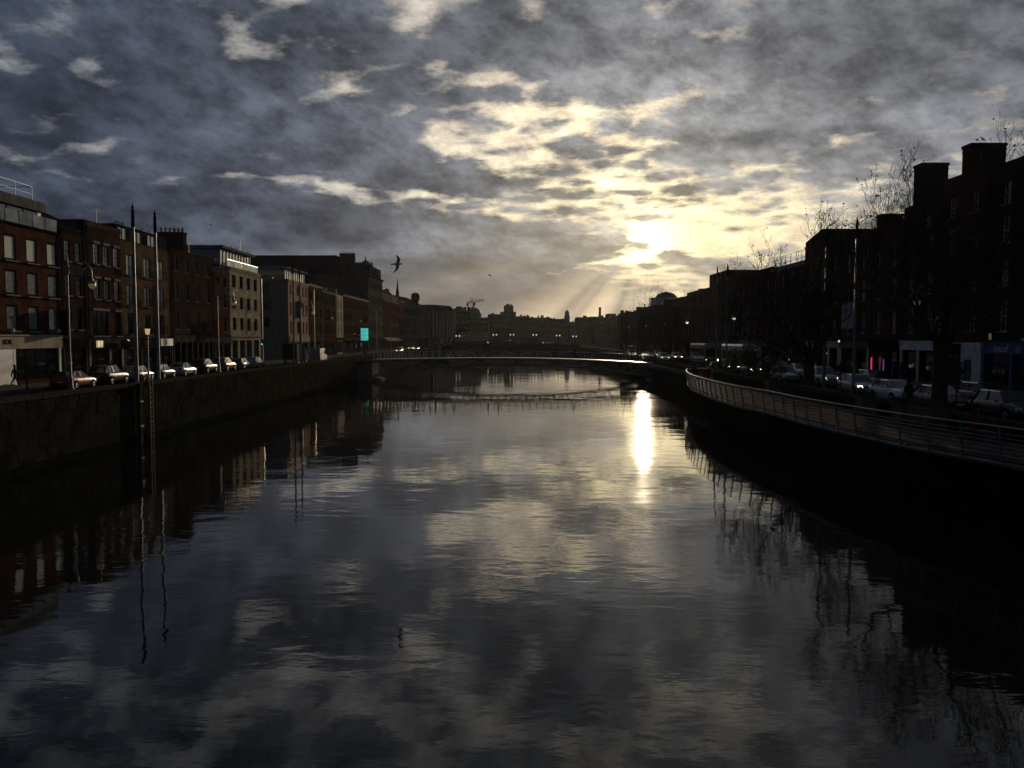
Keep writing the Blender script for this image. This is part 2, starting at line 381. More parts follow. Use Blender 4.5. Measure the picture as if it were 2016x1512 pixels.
M = dict(
    brick_red=mat('brick_red', (0.078, 0.036, 0.027), 0.85, brick=BR, var=0.3, nscale=0.6),
    brick_dark=mat('brick_dark', (0.040, 0.026, 0.020), 0.9, brick=BR, var=0.35, nscale=0.5),
    brick_brown=mat('brick_brown', (0.052, 0.030, 0.023), 0.9, brick=BR, var=0.3, nscale=0.5),
    brick_buff=mat('brick_buff', (0.115, 0.078, 0.050), 0.9, brick=BR, var=0.35, nscale=0.5, streak=True),
    brick_wine=mat('brick_wine', (0.070, 0.028, 0.022), 0.9, brick=BR, var=0.3, nscale=0.5),
    render_cream=mat('render_cream', (0.56, 0.48, 0.35), 0.85, var=0.1, nscale=0.5, streak=True),
    render_pink=mat('render_pink', (0.52, 0.36, 0.27), 0.85, var=0.12, nscale=0.6, streak=True),
    render_grey=mat('render_grey', (0.14, 0.15, 0.17), 0.9, var=0.12, nscale=0.4, streak=True),
    stone_pale=mat('stone_pale', (0.45, 0.39, 0.29), 0.8, brick=(1.1, 0.45, 0.012, 0.6), var=0.15, nscale=0.5, streak=True),
    stone_grey=mat('stone_grey', (0.085, 0.078, 0.068), 0.9, brick=(0.9, 0.38, 0.012, 0.55), var=0.25, nscale=0.5, streak=True),
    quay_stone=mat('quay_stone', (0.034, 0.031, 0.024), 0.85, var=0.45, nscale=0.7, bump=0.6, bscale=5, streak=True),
    coping=mat('coping_granite', (0.06, 0.056, 0.048), 0.75, var=0.3, nscale=3, bump=0.3, bscale=30),
    white_paint=mat('white_paint', (0.62, 0.62, 0.60), 0.6, var=0.12, nscale=1.5),
    black_paint=mat('black_paint', (0.018, 0.018, 0.02), 0.68, var=0.3),
    dark_frame=mat('dark_frame', (0.02, 0.02, 0.022), 0.68, var=0.3),
    lintel=mat('lintel_stone', (0.24, 0.225, 0.20), 0.8, var=0.2, nscale=3),
    slate=mat('slate', (0.030, 0.032, 0.037), 0.8, brick=(0.35, 0.22, 0.012, 0.4), var=0.35, nscale=1.0),
    lead=mat('roof_lead', (0.13, 0.135, 0.14), 0.55, var=0.25, nscale=0.8),
    copper=mat('copper_green', (0.06, 0.16, 0.13), 0.6, var=0.3, nscale=0.6),
    concrete=mat('concrete', (0.20, 0.19, 0.175), 0.85, var=0.2, nscale=0.8, streak=True),
    far_stone=mat('far_stone', (0.06, 0.052, 0.045), 0.9, var=0.3, nscale=0.2, streak=True),
    asphalt=mat('asphalt', (0.030, 0.030, 0.032), 0.95, var=0.3, nscale=0.4, bump=0.25, bscale=60),
    paving=mat('paving', (0.15, 0.145, 0.135), 0.8, brick=(0.9, 0.6, 0.012, 0.5), var=0.25, nscale=0.5),
    earth=mat('ground', (0.07, 0.065, 0.055), 0.95, var=0.3, nscale=0.05),
    road_paint=mat('road_paint', (0.6, 0.6, 0.56), 0.7, var=0.25, nscale=4),
    steel=mat('brushed_steel', (0.28, 0.26, 0.235), 0.38, metal=1.0, var=0.1, nscale=3),
    galv=mat('galvanised_steel', (0.20, 0.205, 0.21), 0.5, metal=0.6, var=0.2, nscale=2),
    deck_alu=mat('deck_aluminium', (0.36, 0.34, 0.31), 0.42, metal=1.0, var=0.12, nscale=2),
    rust=mat('rusty_iron', (0.10, 0.055, 0.035), 0.75, metal=0.4, var=0.5, nscale=6),
    timber=mat('weathered_timber', (0.13, 0.095, 0.068), 0.7, var=0.35, nscale=3, bump=0.3, bscale=12),
    weed=mat('tide_weed', (0.012, 0.014, 0.006), 0.8, var=0.5, nscale=2, bump=0.8, bscale=10),
    glass=mat('window_glass', (0.015, 0.017, 0.018), 0.04, ior=1.9, var=0.4, nscale=0.4),
    glass_bright=mat('mirror_glass', (0.20, 0.21, 0.19), 0.05, metal=0.9, var=0.15, nscale=0.6),
    sky_pane=mat('painted_sky_pane', (0.78, 0.84, 0.68), 0.75, coat=0.5, var=0.06, nscale=0.5),  # bright sky reflection of the upper windows, put into the pane colour
    curtain=mat('net_curtain', (0.26, 0.27, 0.25), 0.85, coat=0.5, var=0.3, nscale=2.5),
    bark=mat('bark', (0.050, 0.042, 0.034), 0.95, var=0.4, nscale=3, bump=0.8, bscale=9),
    twig=mat('twigs', (0.040, 0.032, 0.026), 0.95, var=0.3),
    dead_leaf=mat('dead_leaf', (0.055, 0.035, 0.018), 0.9, var=0.4),
    evergreen=mat('evergreen_leaf', (0.028, 0.045, 0.020), 0.6, var=0.5, nscale=3),
    tyre=mat('tyre_rubber', (0.02, 0.02, 0.02), 0.85),
    rim=mat('alloy_rim', (0.45, 0.45, 0.46), 0.3, metal=0.9),
    chrome=mat('chrome', (0.7, 0.7, 0.7), 0.12, metal=1.0),
    car_glass=mat('car_glass', (0.012, 0.014, 0.015), 0.06, ior=2.3),
    head_glass=mat('headlamp_glass', (0.7, 0.7, 0.68), 0.08, metal=0.6),
    tail_red=mat('tail_lamp_red', (0.22, 0.01, 0.01), 0.2, coat=0.6),
    plate=mat('number_plate', (0.55, 0.53, 0.40), 0.5),
    skin=mat('skin', (0.42, 0.26, 0.19), 0.6),
    cloth_dark=mat('dark_cloth', (0.022, 0.024, 0.030), 0.9, var=0.3),
    cloth_brown=mat('brown_cloth', (0.07, 0.045, 0.030), 0.9),
    cloth_grey=mat('grey_cloth', (0.09, 0.09, 0.10), 0.9),
    cloth_red=mat('red_cloth', (0.16, 0.02, 0.02), 0.9),
    hair=mat('hair', (0.02, 0.014, 0.010), 0.7),
    gull_white=mat('gull_white', (0.60, 0.60, 0.60), 0.8),
    gull_grey=mat('gull_grey', (0.20, 0.21, 0.23), 0.8),
    beak=mat('beak_yellow', (0.5, 0.32, 0.05), 0.6),
    banner_red=mat('red_banner', (0.42, 0.03, 0.025), 0.8),
    blue_shop=mat('blue_shopfront', (0.02, 0.075, 0.22), 0.5),
    sign_white=mat('sign_white', (0.68, 0.68, 0.66), 0.6),
    sign_red=mat('sign_red', (0.13, 0.03, 0.025), 0.8),
    awning=mat('awning_cloth', (0.50, 0.44, 0.34), 0.8),
    bus_yellow=mat('bus_yellow', (0.45, 0.30, 0.02), 0.35, coat=0.5),
    bus_blue=mat('bus_blue', (0.03, 0.05, 0.13), 0.35, coat=0.5),
    terracotta=mat('terracotta', (0.28, 0.13, 0.07), 0.8),
    lamp_lit=mat('lit_lamp', (0.8, 0.75, 0.6), 0.4, emit=(1.0, 0.82, 0.55), estr=0.85),
    lamp_amber=mat('amber_lamp', (0.6, 0.45, 0.25), 0.4, emit=(1.0, 0.66, 0.30), estr=0.06),
    lamp_post=mat('lantern_glass_lit', (0.6, 0.45, 0.25), 0.4, emit=(1.0, 0.66, 0.30), estr=0.40),
    head_lit=mat('lit_headlamp', (0.8, 0.75, 0.6), 0.3, emit=(1.0, 0.80, 0.48), estr=5.0),
    tl_green=mat('lit_green', (0.02, 0.3, 0.2), 0.4, emit=(0.05, 1.0, 0.55), estr=1.8),
    tl_red=mat('lit_red', (0.3, 0.02, 0.02), 0.4, emit=(1.0, 0.06, 0.04), estr=1.8),
    screen=mat('turquoise_ghost_glow', (0.02, 0.2, 0.2), 0.4, emit=(0.08, 0.56, 0.52), estr=0.75, var=0.0), sheet=mat('white_sheeting', (0.6, 0.58, 0.54), 0.8),  # screen: turquoise glow standing in for a lens ghost
    pink=mat('lit_pink', (0.3, 0.02, 0.1), 0.4, emit=(1.0, 0.07, 0.30), estr=0.42),
    violet=mat('lit_violet', (0.1, 0.08, 0.2), 0.4, emit=(0.45, 0.35, 0.9), estr=0.12),
    shop_lit=mat('lit_shop_sign', (0.6, 0.5, 0.35), 0.4, emit=(1.0, 0.72, 0.40), estr=0.30),
)
def paint(name, col, coat=0.5, rough=0.32):
    return mat('paint_' + name, col, rough, metal=0.25, var=0.08, coat=coat)

# ------------------------------------------------------------------ water
WL, WR = -24.5, 20.0
wm = bpy.data.materials.new('river_water'); wm.use_nodes = True
nt = wm.node_tree; b = nt.nodes['Principled BSDF']
b.inputs['Base Color'].default_value = (0.006, 0.008, 0.007, 1)
b.inputs['IOR'].default_value = 1.38
b.inputs['Roughness'].default_value = 0.035
tcw = nt.nodes.new('ShaderNodeTexCoord')
sp = nt.nodes.new('ShaderNodeSeparateXYZ'); nt.links.new(tcw.outputs['Object'], sp.inputs[0])
wx, wy = S(nt, sp.outputs[0]), S(nt, sp.outputs[1])
r1 = noise(nt, vec(nt, wx * 0.80, wy * 1.5, 0.0), 1.0, 3, 0.5, 0.4)       # ripples, crests across the view
r2 = noise(nt, vec(nt, wx * 1.8, wy * 4.2, 3.0), 1.0, 3, 0.55, 0.3)
r3 = noise(nt, vec(nt, wx * 0.26, wy * 0.30, 7.0), 1.0, 2, 0.5, 0.2)       # lazy swell
patch = noise(nt, vec(nt, wx * 0.035, wy * 0.06, 1.0), 1.0, 4, 0.6, 0.6).ss(0.38, 0.66, 0.25, 1.15)
hgt = (r1 * 1.0 + r2 * 0.20) * patch + r3 * 2.4
bp = nt.nodes.new('ShaderNodeBump')
bp.inputs['Strength'].default_value = 1.0
bp.inputs['Distance'].default_value = 0.0070
nt.links.new(hgt.k, bp.inputs['Height'])
nt.links.new(bp.outputs[0], b.inputs['Normal'])
rw = patch.ss(0.3, 1.0, 0.012, 0.035)
nt.links.new(rw.k, b.inputs['Roughness'])
# fine capillary chop: part of the surface reflects with a wide spread
b2w = nt.nodes.new('ShaderNodeBsdfPrincipled')
b2w.inputs['Base Color'].default_value = (0.006, 0.008, 0.007, 1)
b2w.inputs['IOR'].default_value = 1.38; b2w.inputs['Roughness'].default_value = 0.085
nt.links.new(bp.outputs[0], b2w.inputs['Normal'])
mxw = nt.nodes.new('ShaderNodeMixShader')
nt.links.new(patch.ss(0.25, 1.15, 0.015, 0.07).k, mxw.inputs[0])
nt.links.new(b.outputs[0], mxw.inputs[1]); nt.links.new(b2w.outputs[0], mxw.inputs[2])
nt.links.new(mxw.outputs[0], nt.nodes['Material Output'].inputs['Surface'])
MB().quad((-60, -150, 0), (60, -150, 0), (60, 700, 0), (-60, 700, 0)).obj('river_water', wm)['kind'] = 'structure'

# ------------------------------------------------------------------ ground, roads, pavements
RZ = 2.60                       # road level on both quays (water is 0)
def struct(mb, name, m): return tag(mb.obj(name, m), kind='structure')
DEND = 440.0
# ground as one sheet with the river's channel cut out
g = MB()
ZG = RZ - 0.008
g.quad((-900, -150, ZG), (WL - 0.7, -150, ZG), (WL - 0.7, DEND, ZG), (-900, DEND, ZG))
g.quad((24.3, -150, ZG), (900, -150, ZG), (900, DEND, ZG), (24.3, DEND, ZG))
g.quad((-900, DEND, ZG), (900, DEND, ZG), (900, 1000, ZG), (-900, 1000, ZG))
g.quad((-26, DEND, -1), (26, DEND, -1), (26, DEND, ZG), (-26, DEND, ZG))
struct(g, 'ground', M['earth'])
struct(MB().quad((-37.8, -40, RZ), (-28.6, -40, RZ), (-28.6, DEND, RZ), (-37.8, DEND, RZ)), 'road', M['asphalt'])
struct(MB().quad((24.6, -40, RZ), (33.6, -40, RZ), (33.6, DEND, RZ), (24.6, DEND, RZ)), 'road', M['asphalt'])
struct(MB().box(-28.6, WL - 0.55, -40, DEND, RZ - 0.3, RZ + 0.13), 'pavement', M['paving'])
struct(MB().box(-43.4, -37.8, -40, DEND, RZ - 0.3, RZ + 0.14), 'pavement', M['paving'])
struct(MB().box(33.6, 38.4, -40, DEND, RZ - 0.3, RZ + 0.13), 'pavement', M['paving'])
struct(MB().box(20.62, 24.6, -40, 136, RZ - 0.3, RZ + 0.13), 'pavement', M['paving'])
struct(MB().box(23.0, 24.6, 136, DEND, RZ - 0.3, RZ + 0.13), 'pavement', M['paving'])
# kerb stones: single pieces along the near stretch of both roads
def kerbs(x, side, d0, d1):
    root = None
    me = MB().box(0, 0.28, 0.01, 1.79, -0.25, 0.145).mesh('kerb_stone', M['coping'])
    n = int((d1 - d0) / 1.8)
    root = tag(MB().box(x, x + 0.26, d0 - 20, d0, RZ - 0.2, RZ + 0.14).obj('kerb', M['coping']), kind='structure')
    for i in range(n):
        link('kerb_stone', me, root, (x, d0 + i * 1.8, RZ))
kerbs(-38.08, -1, 52, 142)
kerbs(24.45, 1, 40, 100)
# parking and lane markings
mk = MB()
for i in range(34):
    d = 44 + i * 6.0
    mk.quad((-33.2, d, RZ + 0.004), (-33.08, d, RZ + 0.004), (-33.08, d + 3, RZ + 0.004), (-33.2, d + 3, RZ + 0.004))
    mk.quad((29.0, d, RZ + 0.004), (29.12, d, RZ + 0.004), (29.12, d + 3, RZ + 0.004), (29.0, d + 3, RZ + 0.004))
mk.quad((-35.55, 50, RZ + 0.004), (-35.45, 50, RZ + 0.004), (-35.45, 140, RZ + 0.004), (-35.55, 140, RZ + 0.004))
struct(mk, 'road_marking', M['road_paint'])

# ------------------------------------------------------------------ quay walls
def quay_wall(name, label, pts, top, side, coping_to, kindlabel):
    """pts: plan line of the river face; side +1 when land lies to +x"""
    root = empty(name, (pts[0][0], pts[0][1], 0), 0, label, 'quay wall')
    o = Vector((pts[0][0], pts[0][1], 0))
    core = MB(); blocks = MB(); weed = MB()
    th = 0.55
    rnd = random.Random(3)
    for (ax, ay), (bx, by) in zip(pts, pts[1:]):
        a, b_ = Vector((ax, ay, 0)) - o, Vector((bx, by, 0)) - o
        L = (b_ - a).length; t = (b_ - a) / L
        n = Vector((-side, 0, 0)); n = (n - t * n.dot(t)).normalized()
        core.add([a + n * 0, b_, b_ - n * th, a - n * th] + [p + Vector((0, 0, top - 0.22)) for p in (a, b_, b_ - n * th, a - n * th)],
                 ((4, 5, 6, 7), (0, 1, 5, 4), (3, 7, 6, 2), (0, 4, 7, 3), (1, 2, 6, 5)))
        core.add([a + Vector((0, 0, -3)), b_ + Vector((0, 0, -3)), b_, a], ((0, 1, 2, 3),))
        # ashlar blocks: each proud of the core by its own amount, recessed joints
        z = 0.16; row = 0
        while z < top - 0.45:
            h = 0.42 + 0.06 * rnd.random(); h = min(h, top - 0.25 - z)
            x = -0.5 * (row % 2)
            while x < L:
                w = 0.85 + 0.7 * rnd.random()
                x0, x1 = max(x, 0) + 0.015, min(x + w, L) - 0.015
                if x1 - x0 > 0.15 and ay + x0 < 175:
                    p = 0.015 + 0.02 * rnd.random()
                    q = [a + t * x0, a + t * x1]
                    vs = [q[0] + Vector((0, 0, z + .012)), q[1] + Vector((0, 0, z + .012)), q[1] + Vector((0, 0, z + h - .012)), q[0] + Vector((0, 0, z + h - .012))]
                    c_ = sum(vs, Vector()) / 4
                    fr = [v + n * p + (c_ - v) * 0.04 for v in vs]
                    vs = [v + n * 0.001 for v in vs]
                    blocks.add(vs + fr, ((4, 5, 6, 7), (0, 1, 5, 4), (1, 2, 6, 5), (2, 3, 7, 6), (3, 0, 4, 7)))
                x += w
            z += h; row += 1
        k = int(L / 0.6)
        for i in range(k):
            x0, x1 = L * i / k, L * (i + 1) / k
            h0 = 0.30 + 0.28 * rnd.random()
            weed.add([a + t * x0 + n * .10 - Vector((0, 0, .6)), a + t * x1 + n * .10 - Vector((0, 0, .6)),
                      a + t * x1 + n * .075 + Vector((0, 0, .42)), a + t * x0 + n * .075 + Vector((0, 0, .42))], ((0, 1, 2, 3),))
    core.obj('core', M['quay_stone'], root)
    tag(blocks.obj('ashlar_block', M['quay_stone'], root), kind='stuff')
    tag(weed.obj('tide_weed', M['weed'], root), kind='stuff')
    # coping stones one by one
    ms = [MB().box(-0.10 - 0.01 * k_, th + 0.06, 0.008, 1.39, -0.22, 0.0 + 0.008 * k_).mesh('coping_stone', M['coping']) for k_ in range(3)]
    for (ax, ay), (bx, by) in zip(pts, pts[1:]):
        a, b_ = Vector((ax, ay, 0)) - o, Vector((bx, by, 0)) - o
        L = (b_ - a).length; t = (b_ - a) / L
        i = 0.0
        while i < L - 0.2 and ay + i < coping_to:
            c_ = link('coping_stone', rnd.choice(ms), root, a + t * i + Vector((0, 0, top)))
            c_.rotation_euler = (0, 0, math.atan2(-t.x, t.y))
            c_.scale = (side, 1, 1)
            i += 1.4
        if i < L:
            q = a + t * i
            cc = MB().bar(q + Vector((0.24 * side, 0, top - .11)), b_ + Vector((0.24 * side, 0, top - .11)), 0.66, 0.22)
            cc.obj('coping', M['coping'], root)
    return root
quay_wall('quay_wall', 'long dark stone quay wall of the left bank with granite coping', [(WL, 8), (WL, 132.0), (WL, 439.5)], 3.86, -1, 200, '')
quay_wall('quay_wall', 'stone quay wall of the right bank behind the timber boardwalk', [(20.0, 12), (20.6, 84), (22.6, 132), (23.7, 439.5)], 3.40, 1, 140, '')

# ------------------------------------------------------------------ buildings
WCACHE = {}
def window_meshes(w, h, style, fm, pm):
    key = (round(w, 2), round(h, 2), style, fm, pm)
    if key in WCACHE: return WCACHE[key]
    t = {'big': 0.17, 'plain': 0.06, 'sash': 0.07, 'pair': 0.07, 'grid': 0.06, 'shop': 0.07, 'triple': 0.06}[style]
    f = MB(); hw = w / 2 - 0.004; h = h - 0.008
    dp = 0.09
    f.box(-hw, -hw + t, 0, dp, 0, h); f.box(hw - t, hw, 0, dp, 0, h)
    f.box(-hw + t, hw - t, 0, dp, 0, t); f.box(-hw + t, hw - t, 0, dp, h - t, h)
    if style == 'sash':
        f.box(-hw + t, hw - t, 0.01, dp, h / 2 - .03, h / 2 + .03)
        f.box(-.015, .015, 0.02, dp, t, h / 2 - .03); f.box(-.015, .015, 0.02, dp, h / 2 + .03, h - t)
        f.box(-hw + t, hw - t, 0.025, dp, h * .26 - .012, h * .26 + .012)
        f.box(-hw + t, hw - t, 0.025, dp, h * .75 - .012, h * .75 + .012)
    if style == 'pair': f.box(-.05, .05, 0.01, dp, t, h - t)
    if style == 'triple':
        for q in (-w / 6, w / 6): f.box(q - .04, q + .04, 0.01, dp, t, h - t)
    if style == 'grid':
        for q in (-w / 6, w / 6): f.box(q - .02, q + .02, 0.02, dp, t, h - t)
        for q in (.25, .5, .75): f.box(-hw + t, hw - t, 0.02, dp, h * q - .02, h * q + .02)
    if style == 'shop':
        k = max(1, int(w / 1.5))
        for i in range(1, k): f.box(-hw + w * i / k - .03, -hw + w * i / k + .03, 0.01, dp, t, h - t)
        f.box(-hw + t, hw - t, 0.012, dp, h * .8 - .03, h * .8 + .03)
    fr = f.mesh('window', M[fm])
    p = MB().quad((-hw + t * .5, .055, t * .5), (hw - t * .5, .055, t * .5), (hw - t * .5, .055, h - t * .5), (-hw + t * .5, .055, h - t * .5)).mesh('pane', M[pm])
    s_ = MB().box(-w / 2 - .12, w / 2 + .12, -.17 - .08, .12 - .17, -.12, -.002).mesh('sill', M['lintel'])
    l_ = MB().box(-w / 2 - .12, w / 2 + .12, -.165 - .03, -.165 + .02, h + .012, h + .26).mesh('lintel', M['lintel'])
    WCACHE[key] = (fr, p, s_, l_)
    return WCACHE[key]
wr = random.Random(11)
def building(name, label, org, rot, L, D, H, wall, rows=(), fm='dark_frame', pm='glass', sill=True, lintel=False,
             cornice=0.0, rv=0.19, cmat='lintel', roof=None, rmat='slate', chimneys=(), shop=None, group=None, cat='building', e=0.012):
    root = empty(name, (*org[:2], RZ + 0.1 if len(org) < 3 else org[2]), R(rot), label, cat, group)
    wb = MB()
    rows = sorted(rows, key=lambda r: r[0])
    x0, x1 = e, L - e
    zz = -0.6; RV = rv
    for r in rows:
        z0, z1, ws = r[0], r[1], sorted(r[2])
        wb.quad((x0, 0, zz), (x1, 0, zz), (x1, 0, z0), (x0, 0, z0))
        u = x0
        for c_, w in ws:
            a, b_ = c_ - w / 2, c_ + w / 2
            wb.quad((u, 0, z0), (a, 0, z0), (a, 0, z1), (u, 0, z1))
            wb.quad((a, 0, z0), (a, RV + .1, z0), (a, RV + .1, z1), (a, 0, z1))
            wb.quad((b_, RV + .1, z0), (b_, 0, z0), (b_, 0, z1), (b_, RV + .1, z1))
            wb.quad((a, 0, z0), (b_, 0, z0), (b_, RV + .1, z0), (a, RV + .1, z0))
            wb.quad((a, RV + .1, z1), (b_, RV + .1, z1), (b_, 0, z1), (a, 0, z1))
            wb.quad((a, RV + .1, z0), (b_, RV + .1, z0), (b_, RV + .1, z1), (a, RV + .1, z1))
            u = b_
        wb.quad((u, 0, z0), (x1, 0, z0), (x1, 0, z1), (u, 0, z1))
        zz = z1
    wb.quad((x0, 0, zz), (x1, 0, zz), (x1, 0, H), (x0, 0, H))
    wb.quad((x1, 0, -.6), (x1, D, -.6), (x1, D, H), (x1, 0, H))
    wb.quad((x0, D, -.6), (x0, 0, -.6), (x0, 0, H), (x0, D, H))
    wb.quad((x1, D, -.6), (x0, D, -.6), (x0, D, H), (x1, D, H))
    ph = 0.35 if roof is None else 0.0
    wb.quad((x0, 0, H), (x1, 0, H), (x1, .3, H), (x0, .3, H))
    wb.quad((x0, .3, H), (x1, .3, H), (x1, .3, H - ph), (x0, .3, H - ph))
    wb.quad((x0, .3, H - ph), (x1, .3, H - ph), (x1, D, H - ph), (x0, D, H - ph))
    wb.obj('wall', M[wall], root)
    for r in rows:
        z0, z1, ws = r[0], r[1], r[2]
        style = r[3] if len(r) > 3 else 'sash'
        rp = r[4] if len(r) > 4 else pm
        rf = r[5] if len(r) > 5 else fm
        for c_, w in ws:
            pmx = rp
            if rp == 'mixed': pmx = wr.choice(['glass', 'glass', 'glass', 'curtain'])
            fr, p, s_, l_ = window_meshes(w, z1 - z0, style, rf, pmx)
            o = link('window', fr, root, (c_, RV, z0 + .004))
            pn = link('pane', p, o)
            pn.rotation_euler = (R(wr.uniform(-.35, .35)), 0, R(wr.uniform(-.6, .6)))
            if sill and style not in ('shop',): link('sill', s_, o)
            if lintel and style not in ('shop',): link('lintel', l_, o)
    if cornice:
        MB().box(x0 - .0, x1 + .0, -cornice, -.004, H - .42, H - .16).box(x0, x1, -cornice * .6, -.004, H - .60, H - .425).obj('cornice', M[cmat], root)
    if roof:
        k, h = roof[0], roof[1]
        rb = MB(); z = H + .004
        if k == 'ridge':
            m_ = D / 2; o_ = .15
            rb.quad((x0, -.0, z), (x1, -.0, z), (x1, m_, z + h), (x0, m_, z + h)).quad((x1, D, z), (x0, D, z), (x0, m_, z + h), (x1, m_, z + h))
            rb.add(((x0, 0, z), (x0, m_, z + h), (x0, D, z)), ((0, 1, 2),)).add(((x1, 0, z), (x1, D, z), (x1, m_, z + h)), ((0, 1, 2),))
        elif k == 'gable':
            m_ = L / 2
            rb.quad((x0, -.1, z), (m_, -.1, z + h), (m_, D, z + h), (x0, D, z)).quad((m_, -.1, z + h), (x1, -.1, z), (x1, D, z), (m_, D, z + h))
            rb.add(((x0, 0, z), (x1, 0, z), (m_, 0, z + h)), ((0, 1, 2),)).add(((x1, D, z), (x0, D, z), (m_, D, z + h)), ((0, 1, 2),))
        elif k == 'hip':
            q = min(D, L) / 2 * .9
            a, b_, c_, d_ = (x0, 0, z), (x1, 0, z), (x1, D, z), (x0, D, z)
            if L >= D: r0, r1 = (x0 + q, D / 2, z + h), (x1 - q, D / 2, z + h); rb.quad(a, b_, r1, r0).quad(c_, d_, r0, r1).add((b_, c_, r1), ((0, 1, 2),)).add((d_, a, r0), ((0, 1, 2),))
            else: r0, r1 = (L / 2, q, z + h), (L / 2, D - q, z + h); rb.quad(b_, c_, r1, r0).quad(d_, a, r0, r1).add((a, b_, r0), ((0, 1, 2),)).add((c_, d_, r1), ((0, 1, 2),))
        elif k == 'mansard':
            i_ = roof[2]
            a = [(x0, 0.1, z), (x1, 0.1, z), (x1, D, z), (x0, D, z)]; t_ = [(x0 + i_, i_, z + h), (x1 - i_, i_, z + h), (x1 - i_, D - i_, z + h), (x0 + i_, D - i_, z + h)]
            for q in range(4): rb.quad(a[q], a[(q + 1) % 4], t_[(q + 1) % 4], t_[q])
            rb.quad(*t_)
        rb.obj('roof', M[rmat], root)
    for ch in chimneys:
        u, y, w, d_, zt = ch[:5]; pots = ch[5] if len(ch) > 5 else 0
        cb = MB().box(u - w / 2, u + w / 2, y, y + d_, H - 1.5, zt - .25).box(u - w / 2 - .07, u + w / 2 + .07, y - .07, y + d_ + .07, zt - .25, zt)
        cb.box(u - w / 2 - .03, u + w / 2 + .03, y - .03, y + d_ + .03, zt - .6, zt - .48)
        co = cb.obj('chimney', M[ch[6] if len(ch) > 6 else wall], root)
        for i in range(pots):
            pr = MB().lathe([(.13, 0), (.15, .05), (.11, .12), (.12, .5), (.15, .55), (.11, .62)], 8)
            along_y = d_ > w
            tt = (i + .5) / pots
            pr.obj('pot', M['terracotta'], co, (u if along_y else u - w / 2 + w * tt, y + (d_ * tt if along_y else d_ / 2), zt))
    if shop:
        # shop: (z fascia bottom, z fascia top, fascia material, pilaster material, [pilaster u...])
        zb, zt, fa, pi = shop[:4]
        MB().box(x0 + .05, x1 - .05, -.16, -.004, zb, zt).box(x0 + .03, x1 - .03, -.26, -.004, zt + .003, zt + .12).obj('fascia', M[fa], root)
        for u in shop[4]:
            MB().box(u - .16, u + .16, -.13, -.004, .15, zb - .003).box(u - .2, u + .2, -.17, -.004, 0.0, .147).obj('pilaster', M[pi], root)
    return root
def text(s, size, m, parent, loc, name='lettering', depth=0.01, rot=(math.pi / 2, 0, 0)):
    cu = bpy.data.curves.new(name, 'FONT'); cu.body = s; cu.size = size; cu.extrude = depth
    cu.align_x = 'CENTER'; cu.align_y = 'CENTER'
    cu.materials.append(m)
    o = bpy.data.objects.new(name, cu); C.objects.link(o); o.parent = parent
    me = bpy.data.meshes.new_from_object(o)
    bpy.data.objects.remove(o); bpy.data.curves.remove(cu)
    return link(name, me, parent, loc, rot)

# ================================================================== LEFT BANK (facades at x = -43, looking east onto the river)
XL = -43.0
def LB(name, label, d0, d1, H, wall, rows, **k):
    return building(name, label, (XL, d0), 90, d1 - d0, k.pop('D', 14), H, wall, rows, **k)
def cols(d0, *ds, w=1.0): return [(d - d0, w) for d in ds]
GB = 'georgian quay houses'
# red brick block with big dark framed windows
d0 = 48.0
c1 = cols(d0, 52.9, 56.2, 59.4, 62.6, 65.8, 71.4, 74.6, 77.85, w=1.75)
b1 = LB('brick_block', 'red brick block with large dark framed windows and glass roof terrace', d0, 79.1, 13.8, 'brick_red',
   [(0.35, 3.0, [(12.5, 9.0), (26.9, 6.7)], 'shop', 'glass'),
    (4.7, 6.95, c1, 'big', 'curtain'), (7.8, 9.95, c1, 'big', 'curtain'), (10.75, 12.95, c1, 'big', 'sky_pane')], rv=.015,
   shop=(3.15, 4.25, 'render_cream', 'white_paint', [23.4, 30.6]))
tw = MB().box(.03, 31.05, -.14, 0.5, 13.8, 13.98)
tw.obj('coping', M['black_paint'], b1)
for i in range(15):
    x = .6 + i * 2.03
    MB().box(x, x + 1.95, .02, .06, 14.05, 15.15).obj('balustrade_panel', M['glass_bright'], b1)
    MB().box(x + 1.97, x + 2.01, .0, .08, 13.98, 15.2).obj('baluster', M['dark_frame'], b1)
ph = MB().box(.5, 30.6, 1.3, 12, 13.5, 16.3)
ph.obj('penthouse', M['lead'], b1)
for i in range(12):
    x = .8 + i * 2.45
    MB().box(x, x + 2.2, 1.23, 1.29, 14.1, 15.7).obj('penthouse_pane', M['glass'], b1)
for i in range(14):
    x = .5 + i * 2.16
    MB().box(x, x + 2.10, .85, 1.27, 15.8, 16.7).obj('roof_panel', M['concrete'], b1)
rl = MB()
for i in range(12): rl.bar((1 + i * 2.6, 1.5, 16.3), (1 + i * 2.6, 1.5, 18.1), .05)
rl.bar((1, 1.5, 18.08), (29.6, 1.5, 18.08), .05).bar((1, 1.5, 17.4), (29.6, 1.5, 17.4), .03).bar((29.6, 1.5, 18.08), (29.6, 9, 18.08), .05)
rl.obj('roof_railing', M['galv'], b1)
for u in (15.6, 22.9, 30.2):
    MB().lathe([(.02, 0), (.16, .05), (.19, .2), (.12, .35), (.02, .38)], 10).obj('wall_lamp', M['sign_white'], b1, (u, -.3, 4.55))
text('BOR', .62, M['black_paint'], b1, (22.4, -.18, 3.72))
MB().box(19.4, 23.2, -.12, -.015, .1, 3.12).obj('white_panel', M['sign_white'], b1)

